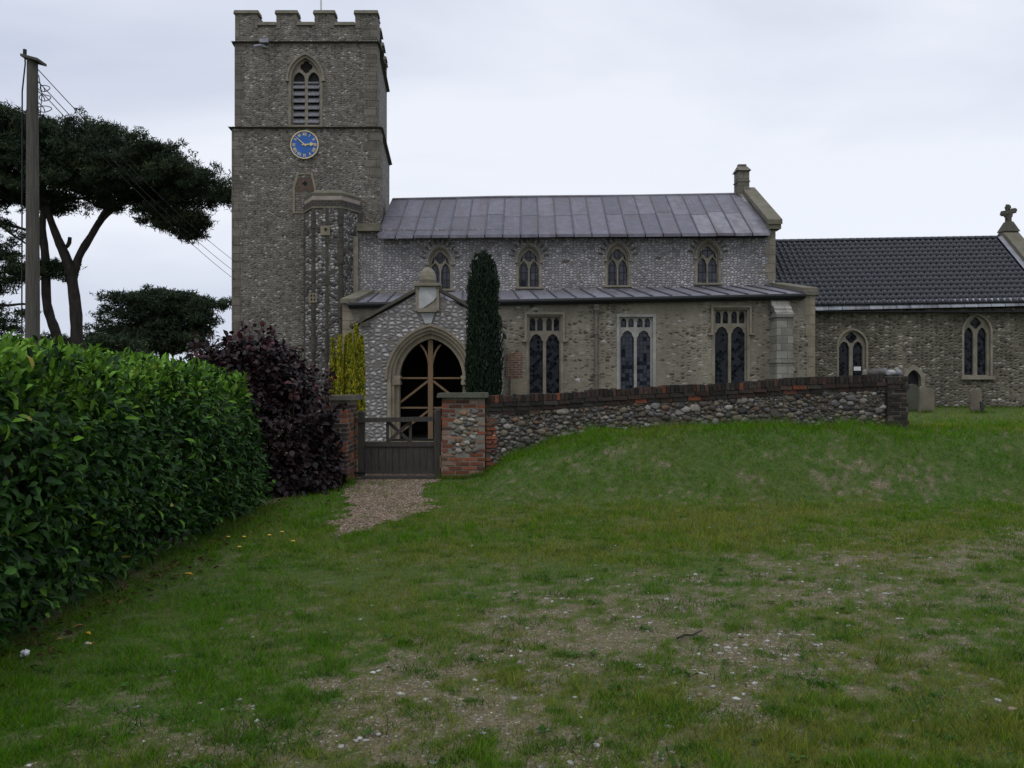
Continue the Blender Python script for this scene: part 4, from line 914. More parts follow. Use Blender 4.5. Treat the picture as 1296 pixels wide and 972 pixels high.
FL = np.array([(.26, .26, .265), (.42, .415, .41), (.15, .15, .155), (.08, .08, .085), (.22, .195, .15), (.17, .15, .115), (.12, .11, .095), (.33, .31, .28)])
def rubble(x0, x1, zlo, zhi, Y, size, seed, pack=.9, warm=.07):
    """flints packed by dart throwing on a wall face"""
    rg = np.random.default_rng(seed); pts = []
    for _ in range(int((x1-x0)*9/size/size*.12)+400):
        x = rg.uniform(x0, x1); lo, hi = zlo(x), zhi(x)
        if hi-lo < .04: continue
        z = rg.uniform(lo, hi)
        if fbm(np.array(x*1.7), np.array(z*3.0), seed, 3) > .69: continue
        pass; s_ = size*rg.choice([.55, .75, 1.0, 1.25], p=[.35, .3, .25, .1])
        if all(((x-q[0])/(s_+q[2])/1.22)**2+((z-q[1])/(s_+q[2])/.86)**2 > pack**2 for q in pts[-1400:]): pts.append((x, z, s_))
    a_ = np.array(pts); Pc = np.stack([a_[:, 0], np.full(len(a_), Y)-.004, a_[:, 1]], 1)
    S = np.stack([a_[:, 2]*1.15*rg.uniform(.85, 1.2, len(a_)), np.full(len(a_), size*.30), a_[:, 2]*.8*rg.uniform(.85, 1.15, len(a_))], 1)
    col = FL[rg.integers(0, len(FL), len(a_))]*rg.uniform(.4, .95, (len(a_), 1)); wm = rg.random(len(a_)) < warm; col[wm] = np.array((.18, .115, .075))*rg.uniform(.6, 1.1, (wm.sum(), 1))
    return stones(Pc, S, col*np.array((1.0, .94,   .85))*.80, 2, rot=False, lump=.32)
def pier(x0, x1, y0, y1, z0, z1, label, panel_, capx, pal, side=None):
    r_ = empty('gate_pier', ((x0+x1)/2, (y0+y1)/2, z0), label, 'gate pier', 'brick and flint gate piers')
    q = MB(); q.box(x0+.008, x1-.008, y0+.007, y1-.014, z0-.3, z1); q.build('pier_core', M['pier_mortar'], r_)
    q = MB(); sk = (lambda x, z: ((x-panel_[0])/panel_[1])**4+((z-panel_[2])/panel_[3])**4 < 1) if panel_ else None
    bricks(q, x0, x1, y0, z0-.05, z1, pal, skip=sk)
    # the inner or outer side, the same courses turned
    if side:
        xs_ = x1 if side > 0 else x0; z = z0-.05; k = 0
        while z+.070 <= z1+.005:
            y = y0+.105-(.11 if k % 2 else 0)
            while y < y1-.03:
                a_, b_ = max(y, y0+.102), min(y+.214, y1); q.cur = tint(random.choice(pal))
                if b_-a_ > .03: q.box(*sorted((xs_+side*random.uniform(-.004, .004), xs_-side*.1)), a_, b_, z, z+.051)
                y += .225
            z += .070; k += 1
    q.build('brickwork', M['brickc'], r_)
    if panel_:
        Vv, Tt, Cc = rubble(panel_[0]-panel_[1]+.05, panel_[0]+panel_[1]-.05, lambda x: panel_[2]-panel_[3]+.04, lambda x: panel_[2]+panel_[3]-.04, y0+.01, .06, 5, .8)
        mass('flint_panel', Vv, Tt, Cc*1.5, M['rubble'], r_, smooth=True)
    q = MB(); q.hexa([(capx[0], y0-.09, z1), (capx[1], y0-.09, z1), (capx[1], y1+.06, z1), (capx[0], y1+.06, z1), (capx[0]+.015, y0-.07, z1+.07), (capx[1]-.015, y0-.07, z1+.075), (capx[1]-.015, y1+.04, z1+.075), (capx[0]+.015, y1+.04, z1+.07)]); q.build('cap_stone', M['dark_stone'] if not panel_ else M['headstone_green'], r_)
    return r_
lx0, lx1 = P(413, 0, 13.05)[0], P(439.5, 0, 13.05)[0]
pier(lx0, lx1, 13.05, 13.9, .08, P(0, 506.5, 13.05)[1], 'red brick gate pier beside the purple shrub', None, (P(404, 0, 13.05)[0], lx1+.10), BR['red']+BR['dark'][:3], side=1)
rx0, rx1 = P(559.5, 0, YW)[0], P(614.5, 0, YW)[0]
pier(rx0, rx1, YW-.06, YW+.5, .08, P(0, 503, YW)[1], 'red brick gate pier with white flint panel, joined to the long wall', (P(588, 0, YW)[0], .235, P(0, 547, YW)[1], .37), (P(553.5, 0, YW)[0], P(618, 0, YW)[0]), BR['red']+[(.24, .15, .11)], side=-1)

wl = empty('churchyard_wall', (3, YW+.2, .6), 'long low flint and brick wall along the top of the grass bank', 'wall')
wtx = [P(p, q, YW) for p, q in ((614.5, 500.5), (700, 497.5), (760, 492.5), (850, 488), (930, 484), (1000, 478.5), (1070, 475.5), (1122, 473.5), (1150, 475))]
wtop = lambda x: float(np.interp(x, [a for a, b in wtx], [b for a, b in wtx]))
gz = lambda x: float(terrain(x, YW-.05))
q = MB(); X0, X1 = rx1+.002, P(1121, 0, YW)[0]; n_ = 60
oo = [(X0+(X1-X0)*i/n_, -.4) for i in range(n_+1)]+[(X1-(X1-X0)*i/n_, wtop(X1-(X1-X0)*i/n_)-.07) for i in range(n_+1)]
q.slab(oo, O=(0, YW+.02, 0), n=(0, .38, 0)); q.build('wall_core', M['mortar'], wl)
q = MB(); x = X0+.01          # coping of bricks on edge, then stretcher courses
while x < X1-.06:
    wv = random.choice((.065, .07, .075)); t = wtop(x); q.cur = tint(random.choice(BR['dark'] if random.random() < .95 else BR['red']), .5, 1.0)
    if random.random() > .02: q.box(x, x+wv-.009, YW-.02+random.uniform(-.012, .012), YW+.42, t-.115+random.uniform(-.004, .004), t+random.uniform(-.022, .010)-.03*(random.random() < .06))
    x += wv
for k, (dz, pr) in enumerate(((.185, .035), (.255, .012), (.325, .0))):
    x = X0+random.uniform(.01, .1)
    while x < X1-.1:
        wv = random.uniform(.19, .24); hole = k == 2 and fbm(x*1.1, 0, 77, 2) < .55
        if not hole and random.random() > .03:
            q.cur = tint(random.choice(BR['dark'] if random.random() < .96 else BR['red']), .5, 1.0); t = wtop(x+.1); q.box(x, x+wv-.012, YW-pr+random.uniform(-.008, .008), YW+.2, t-dz, t-dz+.06+random.uniform(-.006, .004))
        x += wv
q.build('brick_coping', M['brickc'], wl)
q = MB(); bricks(q, X0+.005, P(629, 0, YW)[0], YW-.008, gz(X0)-.15, wtop(X0)-.34, BR['red'], skip=lambda x, z: random.random() < .2); q.build('brickwork', M['brickc'], wl)
Vv, Tt, Cc = rubble(P(622, 0, YW)[0], X1-.02, lambda x: gz(x)-.08, lambda x: wtop(x)-(.33 if fbm(x*1.1, 0, 77, 2) >= .55 else .275), YW+.012, .060, 9, .82)
V2, T2, C2 = rubble(P(620, 0, YW)[0], X1-.01, lambda x: gz(x)-.06, lambda x: wtop(x)-.28, YW+.018, .026, 14, .72)
Vv, Tt, Cc = cat3([(Vv, Tt, Cc), (V2, T2, C2*.75)])
mass('flint_rubble', Vv, Tt, Cc, M['rubble'], wl, smooth=True)
q = MB(); X2 = P(1149, 0, YW)[0]; bricks(q, X1+.004, X2, YW-.05, gz(X1)-.2, wtop(X1)-.02, [(.034, .028, .024), (.028, .025, .022), (.045, .033, .026), (.038, .035, .03)], depth=.52, skip=lambda x, z: z > wtop(X1)-.12 and random.random() < .5 or random.random() < .05, rag=.022)
z_ = wtop(X1); q.cur = (.09, .085, .075)
q.build('end_pier', M['brickc'], wl)
q = MB(); q.box(X1+.02, X2-.015, YW-.03, YW+.44, gz(X1)-.3, z_-.03); q.build('pier_core', M['mortar'], wl)
nL = 9; Pc = np.array([(P(1100+i*5.2, 0, YW)[0], YW+random.uniform(.05, .25), z_+random.uniform(-.02, .03)) for i in range(nL)]); Vv, Tt, Cc = stones(Pc, RNG.uniform(.04, .09, (nL, 3)), FL[RNG.integers(0, 8, nL)]*.7, 2)
mass('loose_flints', Vv, Tt, Cc, M['rubble'], wl, smooth=True)

# gate
GY_ = YW+.1; gt = empty('wooden_gate', (P(505, 0, GY_)[0], GY_, .1), 'dark weathered timber gate with boarded lower half and crossed brace', 'gate')
gx = lambda p: P(p, 0, GY_)[0]; gzz = lambda p: P(0, p, GY_)[1]
for a_, b_, tp in ((453.5, 461.5, 519.5), (549.5, 558.3, 517.5)):
    q = MB(); q.box(gx(a_), gx(b_), GY_-.05, GY_+.06, gzz(608), gzz(tp+2)); q.hexa([(gx(a_), GY_-.05, gzz(tp+2)), (gx(b_), GY_-.05, gzz(tp+2)), (gx(b_), GY_+.06, gzz(tp+2)), (gx(a_), GY_+.06, gzz(tp+2)), (gx(a_)+.025, GY_-.03, gzz(tp)), (gx(b_)-.025, GY_-.03, gzz(tp)), (gx(b_)-.025, GY_+.04, gzz(tp)), (gx(a_)+.025, GY_+.04, gzz(tp))]); q.build('post', M['gate'], gt)
q = MB(); q.hexa([(gx(447.5), GY_-.09, gzz(534.5)), (gx(549), GY_-.09, gzz(533)), (gx(549), GY_-.052, gzz(533)), (gx(447.5), GY_-.052, gzz(534.5)), (gx(447.5), GY_-.09, gzz(529)), (gx(549), GY_-.09, gzz(527)), (gx(549), GY_-.052, gzz(527)), (gx(447.5), GY_-.052, gzz(529))]); q.box(gx(461.7), gx(549.3), GY_-.03, GY_+.03, gzz(533), gzz(529.5)); q.build('top_rail', M['gate'], gt)
q = MB(); q.box(gx(461.7), gx(549.3), GY_-.035, GY_+.035, gzz(565), gzz(559)); q.build('middle_rail', M['gate'], gt)
q = MB(); nbd = 10
for i in range(nbd): a_, b_ = gx(461.8)+(gx(549.2)-gx(461.8))*i/nbd, gx(461.8)+(gx(549.2)-gx(461.8))*(i+1)/nbd; q.box(a_+.003, b_-.003, GY_-.015+random.uniform(-.003, .003), GY_+.012, gzz(599)+random.uniform(-.006, .006), gzz(565)-.002)
q.box(gx(461.8), gx(549.2), GY_+.013, GY_+.024, gzz(598.5), gzz(565)-.002); q.build('boards', M['gate'], gt)
q = MB(); q.box(gx(461.8), gx(549.2), GY_-.034, GY_-.02, gzz(599.5), gzz(595)); q.build('bottom_rail', M['gate'], gt)
q = MB()
for p in (490.5, 519.5): q.box(gx(p)-.022, gx(p)+.022, GY_-.02, GY_+.02, gzz(559)+.002, gzz(533)-.002)
for (a_, b_), dy in ((((492, 558), (518, 535)), -.012), (((492, 535), (518, 558)), .012)): A_, B_ = Vector(P3(*a_, GY_)), Vector(P3(*b_, GY_)); A_.y += dy; B_.y += dy; q.bar(A_, B_, .05, .025, (0, 1, 0))
q.build('brace', M['gate'], gt)
q = MB(); q.box(gx(448), gx(463), GY_-.062, GY_-.051, gzz(600), gzz(596.5)); q.build('hinge', M['gutter'], gt)
q = MB(); q.box(rx0-.035, rx0-.008, YW-.04, YW+.04, gzz(591), gzz(576)); tag(q.build('gate_stop', M['oak']), 'short pale timber gate stop fixed to the flint panelled pier', 'gate stop')
q = MB(); zz = float(terrain(P(505, 0, 13.4)[0], 13.4)); q.box(P(458, 0, 13.4)[0], P(551, 0, 13.4)[0], 13.34, 13.48, zz-.03, zz+.055); tag(q.build('threshold_beam', M['gate']), 'dark timber threshold beam lying across the gravel before the gate', 'beam')

# ------------------------------------------------------------------ headstones
def headstone(px, y_top, y_bot, hw, Y, mat, label, lean=0, shape='round', th=.11):
    cx, z0 = P(px, y_bot, Y); z0 = float(terrain(cx, Y))-.12; z1 = P(0, y_top, Y)[1]; wv = hw*Y/F; h_ = z1-z0
    if shape == 'round': o = [(-wv, 0), (wv, 0)]+[(wv*math.cos(t), h_-wv*.75+wv*.75*math.sin(t)) for t in [math.pi*i/10 for i in range(11)]]
    elif shape == 'slope': o = [(-wv, 0), (wv, 0), (wv, h_*.86), (wv*.55, h_*.95), (-wv*.2, h_*.97), (-wv*.75, h_), (-wv, h_*.93)]
    else: o = [(-wv, 0), (wv, 0), (wv, h_*.93), (wv*.5, h_), (0, h_*.95), (-wv*.5, h_), (-wv, h_*.9)]
    q = MB(); cs, sn = math.cos(R(lean)), math.sin(R(lean)); q.slab([(a*cs+b_*sn, -a*sn+b_*cs) for a, b_ in o], O=(cx, Y, z0), n=(0, th, 0))
    ob = q.build('headstone', mat, loc=(cx, Y, z0)); tag(ob, label, 'headstone', 'headstones before the chancel')
    bv_ = ob.modifiers.new('edge', 'BEVEL'); bv_.width = .02; bv_.segments = 2
headstone(1156, 486, 519, 6.3, 26.5, M['headstone_green'], 'round topped green algae covered headstone before the priest door', 0)
headstone(1173, 489, 521.5, 9.6, 25.6, M['headstone_tan'], 'broad grey tan headstone beside the end of the wall', 1.5, 'slope')
headstone(1236.5, 491, 522.5, 7.2, 25.2, M['headstone_tan'], 'narrow orange lichened headstone below the far chancel window', -1.5, 'notch')
headstone(1245.3, 507, 522.5, 2.2, 25.0, M['slate'], 'small dark slate marker leaning against the orange lichened headstone', -8, 'slope', .05)

# ------------------------------------------------------------------ telegraph pole and wires
YPL = 15.0; pl = empty('telegraph_pole', (P(41, 0, YPL)[0], YPL, 0), 'tall weathered timber telegraph pole behind the hedge', 'pole')
pX = P(41, 0, YPL)[0]; zt_ = P(0, 74, YPL)[1]
q = MB(); q.tube([(pX-.01, YPL, -.3), (pX+.005, YPL, 3), (pX, YPL, zt_)], [.125, .115, .088], 14); q.build('pole_shaft', M['pole'], pl, smooth=False)
q = MB(); q.hexa([(pX-.13, YPL-.15, zt_-.01), (pX+.17, YPL-.15, zt_-.09), (pX+.17, YPL+.15, zt_-.09), (pX-.13, YPL+.15, zt_-.01), (pX-.13, YPL-.15, zt_+.035), (pX+.17, YPL-.15, zt_-.045), (pX+.17, YPL+.15, zt_-.045), (pX-.13, YPL+.15, zt_+.035)]); q.build('pole_cap', M['pole'], pl)
q = MB(); q.tube([(pX-.125, YPL-.02, zt_+.14), (pX-.115, YPL-.02, zt_-.1), (pX-.15, YPL-.05, zt_-.6), (pX-.15, YPL-.07, .4)], .014, 6); q.tube([(pX-.125, YPL-.02, zt_+.02), (pX-.12, YPL-.02, zt_+.15)], .035, 6); q.build('conduit', M['wire'], pl)
q = MB()
for k, py in enumerate((112, 124, 138)):
    x_, z_ = P(57, py, YPL); q.tube([(x_+.0+.085*math.cos(t)*(1+.2*k), YPL+.02*math.sin(2*t), z_+.055*math.sin(t)) for t in [2*math.pi*i/14 for i in range(15)]], .008, 5); q.tube([(pX+.1, YPL, z_+.12), (pX+.2, YPL, z_+.02), (x_, YPL, z_-.05)], .009, 5)
q.tube([(pX+.11, YPL, P(0, 95, YPL)[1]), (pX+.17, YPL, P(0, 120, YPL)[1]), (pX+.14, YPL, P(0, 145, YPL)[1])], .008, 5); q.build('cable_coil', M['wire'], pl)
for k, (py, pe, lb) in enumerate(((88, 330, 'uppermost overhead wire from the pole to the tower'), (103, 345, 'middle overhead wire between pole and church tower'), (112, 357, 'lowest overhead wire from the pole to the tower'))):
    a_ = Vector((pX+.1, YPL, P(0, py, YPL)[1])); Ye = 33.2+.35*k; xe = tx(294.8)+SK*(Ye-YT)-.0; ze = P(0, pe+9, Ye)[1]; b_ = Vector((xe, Ye, ze))
    q = MB(); q.tube([lerp(a_, b_, t)-Vector((0, 0, .25*4*t*(1-t))) for t in [i/16 for i in range(17)]], .008, 5); tag(q.build('overhead_wire', M['wire']), lb, 'wire', 'service wires from the pole')

# ------------------------------------------------------------------ trees
def tuft_cloud(centers, rad, per, ln, wd, cols, up=.35, flat=.6):
    n = len(centers); C = np.repeat(centers, per, 0); r_ = np.repeat(rad, per)
    d = unit(RNG.normal(size=(n*per, 3))+np.array((0, 0, up))); off = unit(RNG.normal(size=(n*per, 3)))*(RNG.random((n*per, 1))**.5)*r_[:, None]*np.array((1, 1, flat))
    base = np.repeat(cols, per, 0)*RNG.uniform(.7, 1.35, (n*per, 1))
    return blades(C+off, d, RNG.uniform(.6, 1.2, n*per)*ln, np.full(n*per, wd), base)
def in_poly(pts, poly_):
    x, y = pts[:, 0], pts[:, 1]; r_ = np.zeros(len(x), bool); q = np.array(poly_); j = len(q)-1
    for i in range(len(q)):
        c_ = ((q[i, 1] > y) != (q[j, 1] > y)) & (x < (q[j, 0]-q[i, 0])*(y-q[i, 1])/(q[j, 1]-q[i, 1]+1e-9)+q[i, 0]); r_ ^= c_; j = i
    return r_
def crown_points(poly_, n, Y0, dY, gap=.42, seed=1, gs=.05):
    """points through a crown whose outline is given, thinned by noise so that the sky shows through"""
    q = np.array(poly_); lo, hi = q.min(0), q.max(0); rg = np.random.default_rng(seed); out = []
    while sum(map(len, out)) < n:
        p = rg.uniform(lo, hi, (n*3, 2)); p = p[in_poly(p, poly_)]; p = p[fbm(p[:, 0]*gs, p[:, 1]*gs*1.8, seed, 3) > gap]; out.append(p)
    p = np.concatenate(out)[:n]; yy = Y0+rg.uniform(-dY, dY, n)
    return np.stack([(p[:, 0]-648)/F*Y0+rg.normal(0, .1, n), yy, CAMZ-(p[:, 1]-486)/F*Y0], 1)
GRN = np.array([(.020, .036, .016), (.028, .046, .020), (.016, .028, .014), (.040, .058, .024)])
def pine(label, trunks, crowns, Y0, per=34, ln=.21, wd=.05, rad=.30, group='dark trees beyond the hedge', name='pine_tree'):
    bx, _ = P(trunks[0][0][0][0], 0, Y0); r_ = empty(name, (bx, Y0, 0), label, 'tree', group)
    for i, (pts, rr) in enumerate(trunks):
        q = MB(); pp = [Vector(P3(a, b_, Y0))+Vector((0, (j*.05 if i % 2 else -j*.05), 0)) for j, (a, b_) in enumerate(pts)]
        # smooth the limb
        sm = []
        for k in range(len(pp)-1):
            p0, p1, p2, p3 = pp[max(k-1, 0)], pp[k], pp[k+1], pp[min(k+2, len(pp)-1)]
            for t in (0, .25, .5, .75): sm.append(.5*((2*p1)+(p2-p0)*t+(2*p0-5*p1+4*p2-p3)*t*t+(3*p1-p0-3*p2+p3)*t**3))
        sm.append(pp[-1]); ra = np.interp(np.linspace(0, 1, len(sm)), np.linspace(0, 1, len(rr)), rr); ra = [x*random.uniform(.76, .90) for x in ra]
        q.tube(sm, ra, 9); q.build('trunk' if rr[0] > .17 else 'branch', M['bark'], r_, smooth=True)
    cl = []
    for poly_, n, dY, gap in crowns:
        c = crown_points(poly_, n, Y0, dY, gap, seed=len(poly_)+n); cl.append(c)
    c = np.concatenate(cl); lob = c[RNG.integers(0, len(c), max(16, len(c)//11))]; c2 = lob[RNG.integers(0, len(lob), len(c))]+unit(RNG.normal(size=(len(c), 3)))*np.array((1.3, 1.1, .36))*RNG.uniform(.35, 1, (len(c), 1))*rad*2.0; c = np.concatenate([c2, c[RNG.random(len(c)) < .5]]); V_, T_, C_ = tuft_cloud(c, RNG.uniform(.6, 1.3, len(c))*rad, per, ln, wd, GRN[RNG.integers(0, 4, len(c))])
    mass('crown', V_, T_, C_, M['needles'], r_)
    return r_
# umbrella pine: the crown is a stack of flat pads
big = [(-120, 150), (-60, 138), (0, 142), (30, 152), (60, 158), (85, 162), (112, 160), (122, 153), (135, 165), (160, 166), (175, 180), (200, 186), (215, 192), (230, 200), (258, 198), (262, 206), (255, 212), (268, 222), (296, 226), (300, 232), (284, 240), (262, 243), (275, 248), (262, 256), (235, 250), (243, 262), (228, 268), (205, 258), (182, 262), (165, 252), (150, 244), (120, 246), (95, 258), (70, 260), (45, 262), (25, 258), (0, 252), (-60, 262), (-120, 240)]
low = [(168, 256), (190, 258), (222, 266), (248, 272), (250, 284), (238, 288), (246, 298), (250, 312), (243, 322), (234, 306), (222, 296), (200, 288), (182, 282), (172, 270)]
mid1 = [(108, 246), (150, 242), (165, 252), (150, 268), (128, 264), (112, 258)]
pine('tall umbrella shaped dark pine tree with forked trunk beside the pole',
     [([(97, 452), (97, 400), (92, 352), (86, 328), (76, 303), (64, 268), (58, 235)], [.34, .31, .29, .25, .22, .17, .08]),
      ([(93, 352), (99, 325), (114, 298), (128, 275), (152, 255), (172, 236)], [.22, .21, .19, .17, .13, .06]),
      ([(80, 452), (71, 420), (61, 385), (60, 330), (57, 290), (60, 250)], [.29, .26, .23, .21, .18, .1]),
      ([(80, 316), (86, 309), (87, 300)], [.11, .11, .10]),
      ([(122, 285), (134, 266), (155, 259), (185, 260)], [.10, .09, .07, .03]),
      ([(168, 252), (195, 268), (225, 284), (242, 310)], [.05, .04, .03, .015]),
      ([(60, 262), (30, 250), (0, 250), (-40, 240)], [.13, .1, .08, .05]),
      ([(62, 262), (90, 252), (120, 248), (150, 230)], [.11, .08, .07, .04]),
      ([(57, 300), (30, 290), (0, 284), (-30, 290)], [.10, .08, .06, .04]),
      ([(152, 255), (190, 238), (235, 228), (285, 232)], [.08, .07, .05, .02]),
      ([(140, 262), (180, 225), (230, 208)], [.06, .05, .03])],
     [(big, 4700, 3.0, .42), (low, 210, 1.2, .42), (mid1, 60, 1.0, .45), ([(52, 318), (75, 330), (92, 350), (85, 362), (65, 352), (54, 340)], 40, .5, .4)], 38.0)
pine('pine with sparse low boughs at the edge of the view behind the pole',
     [([(-40, 452), (-36, 380), (-34, 300), (-40, 230)], [.30, .27, .22, .12]), ([(-36, 300), (-5, 285), (15, 297), (31, 308)], [.11, .08, .06, .04]), ([(-38, 370), (0, 386), (31, 385), (48, 388)], [.10, .08, .06, .03]), ([(-36, 340), (5, 352), (35, 345)], [.08, .06, .03])],
     [([(-100, 270), (-40, 262), (0, 272), (18, 284), (22, 300), (12, 312), (-20, 318), (-90, 312)], 170, 1.4, .42), ([(-100, 320), (-30, 318), (8, 316), (30, 326), (48, 340), (42, 356), (15, 366), (-30, 370), (-100, 360)], 260, 1.5, .4), ([(-100, 372), (-20, 374), (10, 388), (30, 402), (28, 425), (45, 440), (-20, 446), (-100, 440)], 230, 1.5, .45)], 37.0)
pine('rounded bushy conifer lower than the umbrella pine, standing against the sky beside the tower',
     [([(208, 452), (206, 432), (200, 415), (196, 395)], [.42, .36, .3, .12]), ([(206, 432), (225, 412), (240, 400)], [.22, .16, .06]), ([(200, 420), (170, 405), (150, 398)], [.2, .14, .06])],
     [([(118, 446), (122, 432), (132, 418), (128, 404), (140, 392), (150, 384), (145, 378), (165, 378), (180, 374), (200, 367), (222, 370), (245, 374), (262, 380), (282, 378), (270, 388), (250, 390), (258, 402), (252, 414), (258, 424), (264, 436), (250, 446), (215, 440), (205, 446), (150, 448)], 1350, 3.0, .32)], 60.0, 30, .32, .085, .45, name='conifer_tree')
pine('low dark scrub tree seen just over the hedge behind the pole',
     [([(60, 455), (62, 440), (64, 432)], [.2, .15, .08])],
     [([(-20, 455), (-10, 436), (20, 430), (45, 432), (70, 424), (100, 430), (130, 426), (165, 434), (175, 446), (180, 455)], 260, 1.5, .3)], 52.0, 30, .3, .08, .42, name='scrub_tree')

# upright yews: bundles of erect sprays
def spray_shrub(name, label, cat, cx, cy, z0, cols_, palette, n_blade, ln, wd, group=None, tip=16):
    r_ = empty(name, (cx, cy, z0), label, cat, group); q = MB(); pts = []; col = []; wts = np.array([c[2]*c[2]**.3*(c[3]-z0) for c in cols_]); wts = wts/wts.sum()
    for (dx, dy, rr, zt__), wv in zip(cols_, wts):
        q.tube([(cx+dx*.3, cy+dy*.3, z0-.05), (cx+dx, cy+dy, z0+.4*(zt__-z0)), (cx+dx, cy+dy, zt__-.12)], [.035, .025, .008], 6)
        n = int(n_blade*wv); t = RNG.random(n)**.85; z = z0+.03+t*(zt__-z0-.05); prof = np.minimum(1, .55+1.4*t)*np.clip((1-t)*tip, 0, 1)**.5
        a = RNG.uniform(0, 2*math.pi, n); lump = .62+.72*fbm(a*1.6+dx*9, z*4.5, 5, 2); rad = rr*prof*lump*np.sqrt(RNG.uniform(.25, 1, n))
        pts.append(np.stack([cx+dx+rad*np.cos(a), cy+dy+rad*np.sin(a), z], 1)); out = np.stack([np.cos(a), np.sin(a), np.full(n, 1.0)], 1)
        col.append((out, palette[RNG.integers(0, len(palette), n)]*RNG.uniform(.65, 1.3, (n, 1))))
    Pp = np.concatenate(pts); D = np.concatenate([c[0] for c in col])*np.array((.55, .55, 1.25))+RNG.normal(0, .28, (len(Pp), 3)); Cc = np.concatenate([c[1] for c in col]); n = len(Pp)
    V_, T_, C_ = leaves(Pp, D, unit(np.concatenate([c[0] for c in col])*np.array((1, 1, .1))+RNG.normal(0, .5, (n, 3))), RNG.uniform(.6, 1.2, n)*ln, RNG.uniform(.7, 1.2, n)*wd, Cc)
    q.build('stem', M['twig'], r_); mass('foliage', V_, T_, C_, M['yew'], r_); return r_
GY1 = 17.0; gxc = P(441, 0, GY1)[0]; pgo = lambda p: P(p, 0, GY1)[0]-gxc; pz = lambda p: P(0, p, GY1)[1]
spray_shrub('golden_yew', 'bright golden yew of several upright columns beside the porch', 'shrub', gxc, GY1, .0,
    [(pgo(421.5), 0, 0.059, pz(428)), (pgo(431.5), -.1, 0.068, pz(425)), (pgo(437), .12, 0.068, pz(424)), (pgo(443.5), -.05, 0.080, pz(422)), (pgo(451), .0, 0.084, pz(411)), (pgo(457), .05, 0.068, pz(425)), (pgo(426.5), .1, 0.048, pz(446)), (pgo(447.5), -.12, 0.068, pz(436))],
    np.array([(.34, .31, .015), (.26, .26, .015), (.42, .36, .02), (.09, .12, .015), (.17, .20, .015)]), 19000, .06, .026, tip=2.6)
IY = 19.0; ixc = P(612, 0, IY)[0]; pio = lambda p: P(p, 0, IY)[0]-ixc; piz = lambda p: P(0, p, IY)[1]
cols_ = [(pio(x_)*.96, dy, rr*.86, piz(t_)) for x_, dy, rr, t_ in ((600, 0, .12, 331), (604, -.1, .13, 323), (609, .05, .14, 325), (613, -.12, .12, 319), (618, -.08, .13, 324), (623, .05, .12, 329), (625, -.05, .13, 345), (598, .08, .14, 352), (609, -.18, .2, 334), (616, .18, .2, 333), (629, 0, .12, 440), (595, 0, .12, 450), (612, -.22, .22, 350), (604, -.2, .18, 345), (621, -.2, .18, 348), (612, 0, .28, 360), (629, -.1, .14, 400), (596, -.1, .13, 395))]
spray_shrub('columnar_yew', 'tall dark narrow columnar yew before the right side of the porch', 'tree', ixc, IY, .1, cols_, np.array([(.010, .022, .010), (.016, .032, .014), (.008, .017, .009), (.022, .042, .018)]), 34000, .10, .028)

